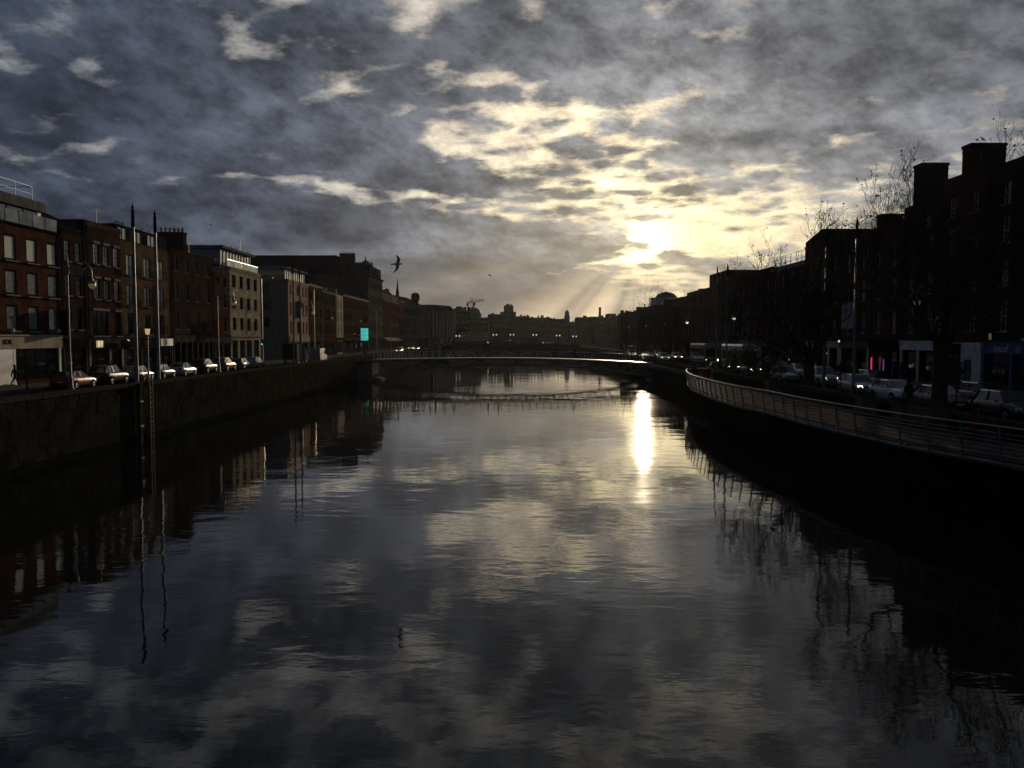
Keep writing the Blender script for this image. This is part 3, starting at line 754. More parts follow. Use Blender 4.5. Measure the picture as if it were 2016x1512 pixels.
d0 = 79.1
b2 = LB('narrow_house', 'narrow dark brick house with two window bays beside the red brick block', d0, 83.9, 14.8, 'brick_dark',
   [(0.1, 2.9, [(2.4, 3.4)], 'shop', 'glass'),
    (4.9, 7.1, cols(d0, 80.6, 82.6, w=.9), 'sash', 'glass'), (8.2, 10.2, cols(d0, 80.6, 82.6, w=.9), 'sash', 'curtain'), (11.5, 13.5, cols(d0, 80.6, 82.6, w=.9), 'sash', 'sky_pane')], rv=.06,
   roof=('ridge', 2.4), shop=(3.1, 3.9, 'black_paint', 'stone_grey', [.3, 4.5]), D=10, cornice=.08, cmat='black_paint')
# projecting sign with red top
sg = empty('projecting_sign', (XL + .02, 78.6, 7.0), 0, 'tall dark projecting sign with red head beside the narrow house', 'sign')
MB().box(.15, 1.05, -.06, .06, 0.0, 2.35).obj('board', M['black_paint'], sg)
MB().box(.12, 1.10, -.08, .08, 2.353, 2.52).obj('head', M['banner_red'], sg)
MB().box(0, .15, -.02, .02, .4, .46).box(0, .15, -.02, .02, 1.9, 1.96).obj('bracket', M['rust'], sg)

d0 = 83.9
b3 = LB('brown_house', 'brown brick house with pale lintels and wide first floor window', d0, 91.6, 16.0, 'brick_brown',
   [(0.4, 2.7, [(2.4, 3.2), (6.2, 1.9)], 'shop', 'glass'),
    (4.3, 6.9, [(2.9, 3.3), (6.7, 1.3)], 'triple', 'glass'), (8.1, 10.2, cols(d0, 86.2, 88.25, 90.5, w=1.1), 'sash', 'mixed', 'black_paint'),
    (11.7, 13.8, cols(d0, 86.2, 88.25, 90.5, w=1.1), 'sash', 'sky_pane', 'black_paint')], lintel=True, rv=.05,
   shop=(2.95, 3.9, 'stone_grey', 'stone_pale', [.35, 4.6, 7.4]), cornice=.10, cmat='stone_grey')
for u in (1.5, 2.15): MB().box(u, u + .45, -.34, -.17, 3.1, 3.8).obj('lit_sign', M['shop_lit'], b3)
t_ = empty('hanging_sign', (XL, 90.6, 6.05), 0, 'round black hanging sign over the pub door', 'sign')
MB().tube([(.75, -.06, 0), (.75, .06, 0)], .55, 20).obj('disc', M['black_paint'], t_)
MB().bar((0, 0, .6), (.9, 0, .6), .05).obj('bracket', M['rust'], t_)

d0 = 91.6
r4 = cols(d0, 93.7, 98.1, 101.9, w=1.6)
b4 = LB('apartment_house', 'buff brick apartment house with bright attic windows and gulls on its roof', d0, 104.9, 14.9, 'brick_buff',
   [(0.3, 2.9, [(2.4, 3.2), (6.4, 3.0), (10.8, 3.4)], 'shop', 'glass'),
    (4.5, 6.9, r4, 'pair', 'glass'), (7.7, 10.0, r4, 'pair', 'curtain'), (11.1, 13.4, r4, 'pair', 'sky_pane')], rv=.04,
   shop=(3.1, 4.0, 'black_paint', 'stone_grey', [.3, 4.4, 8.4, 13.0]))
building('attic', None, (XL - .45, d0, RZ + .1 + 14.95), 90, 13.3, 9, 1.75, 'slate', [(.12, 1.5, [(1.5, 2.1), (5.2, 2.1), (8.9, 2.1)], 'pair', 'sky_pane')], sill=False, cat=None, rv=.01)
at_ = bpy.data.objects['attic']; at_.parent = b4; at_.location = (0, .45, 14.9); at_.rotation_euler = (0, 0, 0)
ab = MB()
for z in (4.5, 7.7, 11.1):
    for u, w in r4:
        bb = MB(); bb.bar((u - w / 2 - .15, -.42, z + 1.0), (u + w / 2 + .15, -.42, z + 1.0), .045)
        bb.bar((u - w / 2 - .15, -.42, z + .08), (u + w / 2 + .15, -.42, z + .08), .03)
        for i in range(9):
            x = u - w / 2 - .12 + (w + .24) * i / 8
            bb.bar((x, -.42, z + .08), (x, -.42, z + 1.0), .02)
        for s_ in (-1, 1): bb.bar((u + s_ * (w / 2 + .15), -.42, z + 1.0), (u + s_ * (w / 2 + .15), 0, z + 1.0), .03).bar((u + s_ * (w / 2 + .15), -.42, z + .08), (u + s_ * (w / 2 + .15), 0, z + .08), .03)
        bb.obj('balcony_rail', M['dark_frame'], b4)
MB().box(.35, .95, -.3, -.17, 3.15, 3.9).obj('lit_sign', M['shop_lit'], b4)
MB().box(5.0, 6.6, -.2, -.165, 3.2, 3.85).obj('red_sign', M['sign_red'], b4)
MB().box(9.4, 13.0, -.24, -.165, 3.1, 4.0).obj('white_sign', M['sign_white'], b4)
text('E', .72, M['black_paint'], b4, (11.0, -.26, 3.55))
hp = MB().tube([(8.6, -.08, 4.1), (8.6, -.08, 10.4)], .06, 6).obj('downpipe', M['black_paint'], b4)

d0 = 104.9
r5 = cols(d0, 106.6, 110.1, 113.7, 117.5, w=1.0)
b5 = LB('georgian_house', 'wide dark brick house with four window bays and stout pot-crowned chimney', d0, 119.4, 15.4, 'brick_dark',
   [(0.2, 3.3, [(1.4 + i * 2.0, 1.35) for i in range(7)], 'grid', 'glass'),
    (5.2, 7.6, r5, 'sash', 'glass', 'white_paint'), (9.0, 11.3, r5, 'sash', 'mixed', 'white_paint'), (12.7, 14.4, r5, 'sash', 'mixed', 'white_paint')],
   chimneys=[(5.6, .3, 1.2, 3.4, 18.0, 6)], shop=(3.55, 4.3, 'stone_grey', 'stone_grey', [.35] + [2.4 + i * 2.0 for i in range(6)] + [14.1]),
   roof=('ridge', 1.0), rmat='slate')
d0 = 119.4
LB('narrow_house', 'low narrow brick house hung with a red banner next to the pale stone block', d0, 126.7, 14.1, 'brick_brown',
   [(0.2, 3.1, [(2.0, 1.6), (5.3, 1.5)], 'grid', 'glass'),
    (5.0, 7.2, [(2.2, 1.0), (5.2, 1.0)], 'sash', 'glass'), (8.6, 10.6, [(2.2, 1.0), (5.2, 1.0)], 'sash', 'glass'), (11.6, 13.0, [(2.2, 1.0), (5.2, 1.0)], 'sash', 'mixed')],
   shop=(3.4, 4.1, 'stone_grey', 'stone_grey', [.4, 3.6, 6.9]), cornice=.12, cmat='stone_grey')
bn = empty('banner', (XL, 119.0, 6.9), 0, 'plain red banner hanging from the narrow brick house', 'banner')
MB().box(.2, 1.25, -.02, .02, 0, 2.3).obj('cloth', M['banner_red'], bn)
MB().bar((0, 0, 2.36), (1.3, 0, 2.36), .05).obj('pole', M['rust'], bn)

d0 = 126.7
r7 = cols(d0, 128.7, 132.2, 135.8, 139.4, w=1.75)
b7 = LB('stone_block', 'pale stone corner block with shuttered windows and glazed penthouse', d0, 142.0, 15.0, 'stone_pale',
   [(0.5, 3.7, [(2.1, 2.6), (5.6, 2.6), (9.1, 2.6), (12.8, 2.7)], 'shop', 'glass'),
    (5.35, 7.25, r7, 'pair', 'glass'), (8.65, 10.5, r7, 'pair', 'glass'), (11.9, 13.8, r7, 'pair', 'glass')], cornice=.16, cmat='stone_pale')
MB().box(-.02, 15.28, -.22, -.006, 4.25, 4.55).obj('string_course', M['stone_pale'], b7)
MB().box(.2, 14.6, 1.5, 12, 14.7, 17.7).obj('penthouse', M['glass_bright'], b7)
MB().box(-.8, 15.0, .7, 12.6, 17.72, 18.1).obj('roof_slab', M['concrete'], b7)
for i in range(11):
    x = .25 + i * 1.43
    MB().box(x - .05, x + .05, 1.38, 1.49, 14.7, 17.7).obj('mullion', M['white_paint'], b7)
for i in range(10):
    x = .15 + i * 1.5
    MB().box(x + .03, x + 1.44, .30, .33, 15.02, 16.0).obj('balustrade_panel', M['glass_bright'], b7)
MB().bar((.1, .31, 16.05), (15.2, .31, 16.05), .06).obj('handrail', M['steel'], b7)

# side street, then the corner house: blank grey end wall, warm lit front
d0 = 159.7
r8 = [(1.9, 1.2), (7.3, 1.9), (11.4, 1.15), (14.0, 1.15)]
b8 = LB('corner_house', 'corner house with pink rendered front and blank grey end wall', d0, 175.7, 15.4, 'render_pink',
   [(0.4, 3.2, [(3.2, 3.8), (8.6, 4.4), (13.3, 3.6)], 'shop', 'glass'),
    (5.0, 7.3, r8, 'sash', 'glass'), (8.6, 11.0, r8, 'sash', 'glass'), (12.6, 14.4, r8, 'sash', 'curtain')],
   shop=(3.45, 4.2, 'render_cream', 'render_pink', [.4, 6.0, 11.2, 15.6]), cornice=.22, cmat='render_cream', D=18)
MB().box(-.03, -.001, .02, 17.9, -.5, 15.3).obj('end_wall', M['render_grey'], b8)
for z in (6.2, 9.6, 12.6):
    for y in (4.2, 11.0):
        fr, p, s_, l_ = window_meshes(1.2, 1.9, 'sash', 'dark_frame', 'glass')
        o = link('window', fr, b8, (-.13, y, z), (0, 0, R(-90)))
        link('pane', p, o)
MB().box(.5, 15.6, .8, 15, 15.2, 17.4).obj('penthouse', M['glass_bright'], b8)
MB().box(-.2, 16.2, .05, 16, 17.42, 17.8).obj('roof_slab', M['concrete'], b8)
for i in range(10): MB().box(.6 + i * 1.62, .7 + i * 1.62, .68, .79, 15.42, 17.4).obj('mullion', M['white_paint'], b8)
MB().box(6.2, 8.6, -.5, -.006, 8.2, 11.4).obj('bay_window', M['render_grey'], b8)

LB('brick_house', 'dark brick house with a tall pale downpipe right of the pink corner house', 175.7, 188.0, 15.7, 'brick_brown',
   [(0.4, 3.2, [(3, 4), (8.8, 4.6)], 'shop', 'glass')] + [(z, z + h, [(2, 1.0), (5.2, 1.0), (8.3, 1.0), (11, 1.0)], 'sash', 'glass') for z, h in ((4.9, 2.4), (8.4, 2.3), (12, 1.9))],
   shop=(3.45, 4.1, 'stone_grey', 'stone_grey', [.4, 6, 12]), cornice=.25, cmat='render_cream', group=GB)
LB('brick_house', 'plain dark brick house left of the narrow cream house', 188.0, 203.0, 15.0, 'brick_dark',
   [(0.4, 3.2, [(3, 4), (9.8, 6.6)], 'shop', 'glass')] + [(z, z + h, [(2, 1.0), (5.4, 1.0), (9.0, 1.0), (12.6, 1.0)], 'sash', 'glass') for z, h in ((4.9, 2.3), (8.2, 2.2), (11.6, 1.8))],
   shop=(3.45, 4.1, 'sign_red', 'stone_grey', [.4, 6, 14.6]), cornice=.1, chimneys=[(14.0, 3, 1.2, 3, 17.2, 4)], group=GB)
LB('cream_house', 'narrow cream rendered house between dark brick houses', 203.0, 211.5, 14.7, 'render_cream',
   [(0.4, 3.2, [(4.2, 6.6)], 'shop', 'glass')] + [(z, z + h, [(2.4, 1.2), (6.1, 1.2)], 'sash', 'glass') for z, h in ((4.9, 2.5), (8.3, 2.3), (11.4, 2.0))],
   shop=(3.45, 4.0, 'black_paint', 'black_paint', [.4, 8]), group=GB)
LB('brick_terrace', 'long dark brick terrace house below the great mansard block', 211.5, 249.0, 15.3, 'brick_dark',
   [(0.4, 3.2, [(4 + 7.4 * i, 5.6) for i in range(5)], 'shop', 'glass')] + [(z, z + h, [(2 + 3.35 * i, 1.1) for i in range(11)], 'sash', 'glass') for z, h in ((4.9, 2.3), (8.3, 2.2), (11.7, 1.9))],
   shop=(3.45, 4.0, 'stone_grey', 'stone_grey', [.4, 7.7, 15.1, 22.5, 29.9, 37]), cornice=.28, cmat='render_cream', group=GB)
# great mansard block with its tall blank end wall
b12 = building('mansard_block', 'great dark block with steep mansard roof, small dome and tall end wall', (XL, 249.0), 90, 27, 24, 23.2, 'stone_grey',
   [(0.5, 4.2, [(3 + 5.2 * i, 3.4) for i in range(5)], 'shop', 'glass')] + [(z, z + 2.6, [(2.2 + 3.75 * i, 1.5) for i in range(7)], 'sash', 'glass', 'stone_pale') for z in (6.0, 10.2, 14.4)] +
   [(19.0, 21.4, [(1.8 + 2.6 * i, 1.3) for i in range(10)], 'plain', 'glass')],
   cornice=.6, cmat='stone_grey', roof=('mansard', 3.6, 2.2), rmat='slate',
   chimneys=[(1.3, 4.2, 2.0, 4.4, 29.3, 9), (25.5, 3, 1.6, 3, 28.6, 4)])
MB().box(.02, 20, 9.5, 40, 18, 28.7).obj('rear_block', M['slate'], b12)
MB().lathe([(2.0, 23.3), (2.0, 25.4), (2.2, 25.5), (1.95, 26.4), (1.4, 27.3), (.7, 27.9), (.25, 28.1), (.2, 28.7), (.02, 29.3)], 14).obj('corner_dome', M['copper'], b12, (9.5, 2.4, 0), smooth=False)
for i in range(5): MB().box(3.4 + 4.6 * i, 5.0 + 4.6 * i, -.1, 1.5, 23.3, 25.2).add([(3.3 + 4.6 * i, -.15, 25.2), (5.1 + 4.6 * i, -.15, 25.2), (4.2 + 4.6 * i, -.15, 26.2), (3.3 + 4.6 * i, 1.6, 25.2), (5.1 + 4.6 * i, 1.6, 25.2), (4.2 + 4.6 * i, 1.6, 26.2)], ((0, 1, 2), (3, 5, 4), (0, 2, 5, 3), (1, 4, 5, 2))).obj('dormer', M['stone_grey'], b12)
b13 = LB('gothic_block', 'red stone block with steep slate roof, dormers and three big chimneys', 276.0, 315.0, 17.3, 'brick_wine',
   [(0.5, 3.9, [(3 + 4.7 * i, 3.2) for i in range(8)], 'shop', 'glass')] + [(z, z + 2.7, [(1.8 + 2.75 * i, 1.3) for i in range(14)], 'sash', 'glass', 'stone_pale') for z in (5.2, 9.2, 13.2)],
   cornice=.5, cmat='stone_pale', roof=('mansard', 3.7, 2.6), D=16,
   chimneys=[(3, 3.2, 2.6, 1.6, 22.9, 5), (19, 3.2, 3.4, 1.6, 22.6, 6), (36, 3.2, 3.0, 1.6, 22.2, 5)])
for i in range(9): MB().box(2 + 4.2 * i, 3.3 + 4.2 * i, .1, 1.8, 17.4, 19.0).box(1.9 + 4.2 * i, 3.4 + 4.2 * i, 0, 1.9, 19.002, 19.2).obj('dormer', M['stone_pale'], b13)
LB('brick_house', 'tall brick house right of the red stone block', 315.0, 329.0, 18.4, 'brick_wine',
   [(0.5, 3.5, [(3.5, 5), (10, 5)], 'shop', 'glass')] + [(z, z + 2.3, [(1.8 + 3.3 * i, 1.2) for i in range(4)], 'sash', 'glass') for z in (5, 8.8, 12.6)],
   cornice=.5, cmat='stone_pale')
a15 = math.degrees(math.atan2(49.0, 6.3))
b15 = building('corner_block', 'rounded grey stone corner block with humped roof and bottle-shaped chimney', (-43.2, 329.8), a15, 48.8, 18, 16.8, 'stone_grey',
   [(0.5, 4.0, [(3.5 + 5.9 * i, 3.8) for i in range(8)], 'shop', 'glass')] + [(z, z + 2.5, [(2.4 + 4.0 * i, 1.5) for i in range(12)], 'sash', 'glass', 'stone_pale') for z in (5.2, 9.4, 13.2)],
   cornice=.5, cmat='stone_grey', roof=('hip', 5.2), chimneys=[])
MB().lathe([(1.5, 16), (1.5, 20.5), (1.9, 20.8), (2.0, 22.4), (1.6, 23.6), (.5, 24.0)], 10).obj('chimney', M['stone_grey'], b15, (38, 4.5, 0))
a16 = math.degrees(math.atan2(20.0, 9.4))
b16 = building('column_block', 'grey bank with tall pale window columns and slate roof', (-36.5, 380), a16, 22.1, 16, 17.0, 'stone_grey',
   [(0.5, 4.0, [(3.5 + 5.2 * i, 3.4) for i in range(4)], 'shop', 'glass')] + [(z, z + 2.8, [(1.8 + 3.1 * i, 1.5) for i in range(7)], 'plain', 'curtain', 'stone_pale') for z in (5, 9, 13)],
   cornice=.4, cmat='stone_pale', roof=('mansard', 2.4, 2.0))
for i in range(8): MB().box(.1 + 3.0 * i, .75 + 3.0 * i, -.35, -.01, 4.4, 16.2).obj('column', M['stone_pale'], b16)
# awnings on the far left shops
for i in range(6):
    an = empty('awning', (XL, 277 + i * 6.0, RZ + 3.0), R(90), ['leftmost', 'second', 'third', 'fourth', 'fifth', 'rightmost'][i] + ' of the six pale awnings below the red stone block', 'awning', 'shop awnings under the red stone block')
    MB().add([(0, -.01, 1.3), (4.6, -.01, 1.3), (4.6, -1.9, .2), (0, -1.9, .2), (0, -.01, 1.26), (4.6, -.01, 1.26), (4.6, -1.9, .16), (0, -1.9, .16)], ((0, 3, 2, 1), (4, 5, 6, 7), (3, 7, 6, 2), (0, 4, 7, 3), (1, 2, 6, 5))).obj('cloth', M['awning'], an)
    MB().bar((0.05, 0, .3), (.05, -1.85, .2), .04).bar((4.55, 0, .3), (4.55, -1.85, .2), .04).obj('arm', M['galv'], an)

# ================================================================== RIGHT BANK (facades at x = 38, looking west)
XR = 38.0
def RB(name, label, dn, df, H, wall, rows, **k):
    return building(name, label, (XR, df, RZ + .1), -90, df - dn, k.pop('D', 13), H, wall, rows, **k)
def rr(L, n, w, zs, style='sash', p='mixed', f='white_paint'):
    return [(z, z + h, [(L * (i + .5) / n, w) for i in range(n)], style, p, f) for z, h in zs]
Z3 = ((4.6, 2.3), (8.1, 2.2), (11.4, 2.0)); Z4 = Z3 + ((14.4, 1.7),)
# near end: local x runs from far to near
bu = RB('charity_house', 'dark brick house above the blue unicef shopfront', 46.0, 66.9, 17.6, 'brick_dark',
   [(0.35, 2.75, [(2.2, 3.0), (6.0, 3.2), (9.8, 3.2), (14.5, 4.0)], 'shop', 'glass', 'blue_shop')] + [(z, z + h, [(2.6, 1.15), (6.6, 1.15), (10.6, 1.15), (14.6, 1.15), (18.6, 1.15)], 'sash', 'mixed', 'white_paint') for z, h in Z4],
   shop=(2.85, 3.65, 'blue_shop', 'blue_shop', [.25, 4.0, 7.9, 11.9, 17.2, 20.4]), roof=('ridge', .5))
text('unicef', .82, M['sign_white'], bu, (2.75, -.18, 3.26))
# round emblem: globe with meridians inside two laurel arcs
em = MB()
def ringpts(r, a0, a1, n=14, ry=None): return [(r * math.cos(a0 + (a1 - a0) * i / n), 0, (ry or r) * math.sin(a0 + (a1 - a0) * i / n)) for i in range(n + 1)]
for rx in (.20, .10): em.tube(ringpts(rx, 0, 2 * math.pi, 16, .20), .012, 4, False)
em.tube([(-.2, 0, 0), (.2, 0, 0)], .012, 4); em.tube([(0, 0, -.2), (0, 0, .2)], .012, 4)
em.tube(ringpts(.29, R(-80), R(60)), .025, 4); em.tube(ringpts(.29, R(120), R(260)), .025, 4)
em.obj('emblem', M['sign_white'], bu, (5.0, -.185, 3.26))
MB().lathe([(.02, 0), (.13, .04), (.15, .16), (.02, .24)], 8).obj('wall_lamp', M['sign_white'], bu, (5.8, -.35, 3.85))
MB().box(1.0, 1.2, -.12, -.01, 3.95, 4.45).obj('lit_box', M['lamp_amber'], bu)
b_ = RB('brick_house', 'tall brick house with white ground floor and massive chimney next to the blue shop', 66.9, 74.0, 17.9, 'brick_wine',
   [(0.3, 2.7, [(2.2, 2.6)], 'shop', 'glass'), (0.3, 2.7, [], 'shop')][:1] + rr(7.1, 2, 1.1, Z4),
   roof=('ridge', .4), chimneys=[(3.4, .25, 1.4, 2.9, 20.3, 0)])
MB().box(4.1, 7.05, -.14, -.004, 0, 3.7).obj('white_front', M['sign_white'], b_)
MB().box(4.7, 5.7, -.20, -.141, .05, 2.3).obj('door', M['render_grey'], b_)
MB().box(.1, 3.9, -.2, -.004, 2.85, 3.55).obj('fascia', M['black_paint'], b_)
MB().box(.5, 3.9, -1.1, -.004, 3.62, 3.70).obj('canopy', M['sign_white'], b_)
b_ = RB('brick_house', 'dark brick house with broad chimney behind the biggest bare tree', 74.0, 81.0, 16.6, 'brick_brown',
   [(0.3, 2.8, [(2.0, 2.6), (5.2, 2.4)], 'shop', 'glass')] + rr(7.0, 2, 1.1, Z4[:3]) + [(14.3, 15.7, [(4.6, 1.1)], 'sash', 'curtain', 'white_paint')],
   roof=('ridge', .5), chimneys=[(2.0, .25, 1.6, 2.45, 20.4)], shop=(2.95, 3.7, 'sign_white', 'white_paint', [.3, 3.6, 6.7]))
b_ = RB('brick_house', 'red brick house with short chimney right of the tall slim pole', 81.0, 88.0, 15.6, 'brick_wine',
   [(0.3, 2.8, [(2.0, 2.8), (5.2, 2.0)], 'shop', 'glass', 'black_paint')] + rr(7.0, 2, 1.05, Z3), roof=('ridge', 1.0),
   chimneys=[(1.0, .25, 1.3, 2.2, 16.9)], shop=(2.95, 3.7, 'black_paint', 'black_paint', [.3, 3.7, 6.7]))
MB().box(.85, .97, -.24, -.14, .25, 2.05).obj('pink_strip', M['pink'], b_)
MB().box(3.7, 3.78, -.24, -.14, .25, 1.9).obj('violet_strip', M['violet'], b_)
b_ = RB('brick_house', 'red brick house with dark shop between the two slim poles', 88.0, 96.0, 15.4, 'brick_red',
   [(0.3, 2.8, [(2.4, 3.2), (6.0, 2.2)], 'shop', 'glass')] + rr(8.0, 2, 1.1, Z3), roof=('ridge', .6),
   shop=(2.95, 3.6, 'render_grey', 'white_paint', [.3, 4.3, 7.7]))
RB('gabled_house', 'gabled brick house behind the smaller bare tree', 96.0, 108.0, 16.3, 'brick_brown',
   [(0.3, 2.8, [(2.4, 3.2), (6.6, 3.2), (10.2, 2.0)], 'shop', 'glass')] + rr(12.0, 3, 1.15, Z3), roof=('gable', 1.1),
   shop=(2.95, 3.6, 'render_cream', 'white_paint', [.3, 4.5, 8.7, 11.7]))
RB('brick_house', 'low brick house with scaffold rail on its roof left of the gabled house', 108.0, 122.0, 14.2, 'brick_brown',
   [(0.3, 2.8, [(2.4, 3.2), (7, 3.2), (11.4, 3.0)], 'shop', 'glass')] + rr(14.0, 4, 1.1, ((4.6, 2.2), (7.9, 2.1), (11.0, 1.9))), cornice=.1,
   shop=(2.95, 3.6, 'black_paint', 'stone_grey', [.3, 4.7, 9.3, 13.7]))
RB('brick_house', 'plain brick house with thin roof mast along the right quay', 122.0, 138.6, 14.5, 'brick_wine',
   [(0.3, 2.8, [(2.4, 3.2), (8, 3.2), (13.4, 3.0)], 'shop', 'glass')] + rr(16.6, 5, 1.1, ((4.6, 2.2), (7.9, 2.1), (11.0, 1.9))),
   shop=(2.95, 3.6, 'render_grey', 'stone_grey', [.3, 5.2, 10.8, 16.2]))
RB('brick_house', 'brick house behind the far pair of slim poles', 138.6, 147.0, 15.2, 'brick_brown',
   [(0.3, 2.8, [(4.2, 6.2)], 'shop', 'glass')] + rr(8.4, 3, 1.0, Z3), shop=(2.95, 3.6, 'stone_grey', 'stone_grey', [.3, 8.0]))
RB('brick_block', 'tall flat topped brick block at the step of the right skyline', 147.0, 160.2, 16.1, 'brick_brown',
   [(0.3, 2.8, [(3.2, 4.6), (9.8, 4.6)], 'shop', 'glass')] + rr(13.2, 4, 1.1, Z4), shop=(2.95, 3.6, 'stone_grey', 'stone_grey', [.3, 6.6, 12.8]))
RB('brick_house', 'wide brick house stepping down beyond the tall block', 160.2, 180.6, 13.8, 'brick_wine',
   [(0.3, 2.8, [(3.2, 4.6), (9.8, 4.6), (16, 4.6)], 'shop', 'glass')] + rr(20.4, 6, 1.1, ((4.6, 2.2), (7.9, 2.1), (11.0, 1.9))))
hs = [(180.6, 200, 13.2, 'brick_brown'), (200, 222, 12.4, 'brick_dark'), (222, 246, 12.8, 'brick_brown'), (246, 272, 12.0, 'stone_grey'), (272, 290, 12.6, 'brick_brown')]
wl = ['first brick house beyond the stepped down terrace', 'dark brick house, second past the stepped down terrace', 'long brick house midway to the domed rotunda', 'grey stone house near the far stone bridge', 'brick house facing the end of the far stone bridge']
for (a, b2_, H, w_), l_ in zip(hs, wl):
    RB('brick_house' if w_ != 'stone_grey' else 'stone_house', l_, a, b2_, H, w_, [(0.3, 2.8, [((b2_ - a) / 2, b2_ - a - 3)], 'shop', 'glass')] + rr(b2_ - a, 6, 1.1, ((4.4, 2.0), (7.2, 1.9), (9.8, 1.6))), sill=False,
       chimneys=[((b2_ - a) - 1.5, 3, 1.3, 2.4, H + 1.6)])
# scaffold rail on the low brick house
sc = empty('scaffold', (XR + 1.0, 110.0, RZ + .1 + 13.9), 0, 'light metal scaffold rails standing on the low brick roof', 'scaffold')
q = MB()
for i in range(6): q.bar((0, i * 2.2, 0), (0, i * 2.2, 2.0 if i < 5 else 3.2), .06)
q.obj('upright', M['galv'], sc)
q = MB()
for z in (1.0, 1.9): q.bar((0, 0, z), (0, 12.0, z), .05)
q.obj('rail', M['galv'], sc)
for d, l_ in ((131.0, 'thin aerial mast on the plain brick roof of the right quay'),):
    m_ = empty('aerial_mast', (XR + 1.2, d, RZ + 14.0), 0, l_, 'aerial')
    MB().tube([(0, 0, 0), (0, 0, 3.4)], .05, 6).obj('mast', M['galv'], m_); MB().bar((-.4, 0, 3.0), (.4, 0, 3.0), .04).obj('crossbar', M['galv'], m_)
m_ = empty('aerial_mast', (XL - 3, 141.0, RZ + 18.1), 0, 'thin aerial mast on the pale stone block', 'aerial')
MB().tube([(0, 0, 0), (0, 0, 2.6)], .05, 6).obj('mast', M['galv'], m_); MB().bar((-.5, 0, 2.4), (.3, 0, 2.4), .04).obj('crossbar', M['galv'], m_)

# ================================================================== FAR SKYLINE
def at(px, d): return (px - 1008) / F * d
def zt(py, d): return CAMZ + (665 - py) / F * d
def far(name, label, p0, p1, py, d, D=20, wall='far_stone', n=5, roof=None, rows=2, **k):
    x0, x1 = at(p0, d), at(p1, d); L = x1 - x0; H = zt(py, d) - RZ - .1
    rw = [(H - 3.4 - 3.6 * i, H - 1.5 - 3.6 * i, [(L * (j + .5) / n, min(1.3, L / n * .5)) for j in range(n)], 'plain', 'glass') for i in range(rows) if H - 3.4 - 3.6 * i > 1]
    if name in ('terrace', 'warehouse', 'distant_roofs', 'civic_block'):
        rq = random.Random(int(p0)); k['chimneys'] = [(L * (i + rq.uniform(.2, .8)) / 5, 3, rq.uniform(.9, 2.2), rq.uniform(1.5, 3), H + rq.uniform(.9, 2.4), 0) for i in range(5)]
        if roof is None and name != 'civic_block': roof = ('ridge', rq.uniform(.5, 1.6))
    return building(name, label, (x0, d, RZ + .1), 0, L, D, H, wall, rw, sill=False, roof=roof, **k)
far('civic_block', 'broad stepped office block left of the green dome', 893, 926, 612, 450, n=6, rows=3, cornice=.4)
far('office_tower', 'small roof tower on the block left of the green dome', 898, 909, 603.5, 462, n=3, rows=2)
fb = far('civic_building', 'pale civic building with green copper dome', 913, 962, 625, 470, n=12, rows=3, wall='stone_grey', cornice=.6, cmat='stone_pale', D=30)
cxp = at(931, 470) - at(913, 470)
hd = zt(625, 470) - RZ - .1
MB().lathe([(4.6, hd), (4.6, hd + 1.2), (4.9, hd + 1.3), (4.7, hd + 2.6), (3.9, hd + 4.2), (2.5, hd + 5.4), (.9, hd + 5.9), (.5, hd + 6.0), (.4, hd + 7.0), (.02, hd + 7.4)], 20).obj('dome', M['copper'], fb, (cxp, 8, 0), smooth=False)
far('terrace', 'long low row of houses right of the green dome', 960, 988, 622.5, 520, n=8, cornice=.3)
ft = far('museum_tower_block', 'stepped fortress-like tower block on the far skyline', 985, 1016, 614, 620, n=6, rows=4)
L_ = at(1016, 620) - at(985, 620); b0 = zt(614, 620) - RZ - .1
MB().box(2.6, 9.8, 2, 12, b0 - 1, b0 + (614 - 601.5) / F * 620).obj('upper_tower', M['far_stone'], ft)
MB().box(4.2, 7.2, 3, 10, b0 + 3, b0 + (614 - 598.2) / F * 620).box(7.8, 8.8, 3, 6, b0 + 3, b0 + 5.9).obj('lift_house', M['far_stone'], ft)
far('terrace', 'far flat roofed terrace right of the stepped tower block', 1012, 1042, 626, 560, n=8)
far('warehouse', 'long far warehouse with a small gable at its end', 1036, 1083, 627, 600, n=12)
far('gabled_shed', 'small gabled roof at the end of the far warehouse', 1068, 1084, 627.2, 597, n=3, rows=1, roof=('gable', 1.0))
far('terrace', 'low far terrace left of the slender bell tower', 1082, 1114, 631, 610, n=8)
bt = far('bell_tower', 'slender far bell tower with domed cap', 1111, 1121.5, 622, 640, D=4.2, n=1, rows=1)
hb_ = zt(622, 640) - RZ - .1
MB().lathe([(1.9, hb_), (1.7, hb_ + 2.4), (1.5, hb_ + 3.2), (.8, hb_ + 4.2), (.1, hb_ + 4.6), (.05, hb_ + 6)], 10).obj('cap', M['far_stone'], bt, (2.05, 2.1, 0))
MB().add([(-1.2, -1, 0), (5.4, -1, 0), (5.4, 5, 0), (-1.2, 5, 0), (0, 0, hb_ * .55), (4.1, 0, hb_ * .55), (4.1, 4.1, hb_ * .55), (0, 4.1, hb_ * .55)], ((0, 1, 5, 4), (1, 2, 6, 5), (2, 3, 7, 6), (3, 0, 4, 7))).obj('buttress_base', M['far_stone'], bt)
far('terrace', 'lowest roofs just right of the slender bell tower', 1120, 1138, 638, 600, n=4)
far('warehouse', 'far warehouse with battlement roofline left of the tall chimney', 1135, 1164, 628, 560, n=9)
far('office_block', 'far office block directly left of the tall chimney', 1162, 1176, 623.5, 565, n=4)
ck = empty('factory_chimney', (at(1180.5, 640), 640, RZ), 0, 'tall tapering brick factory chimney alone on the skyline', 'chimney')
hk = zt(605.4, 640) - RZ
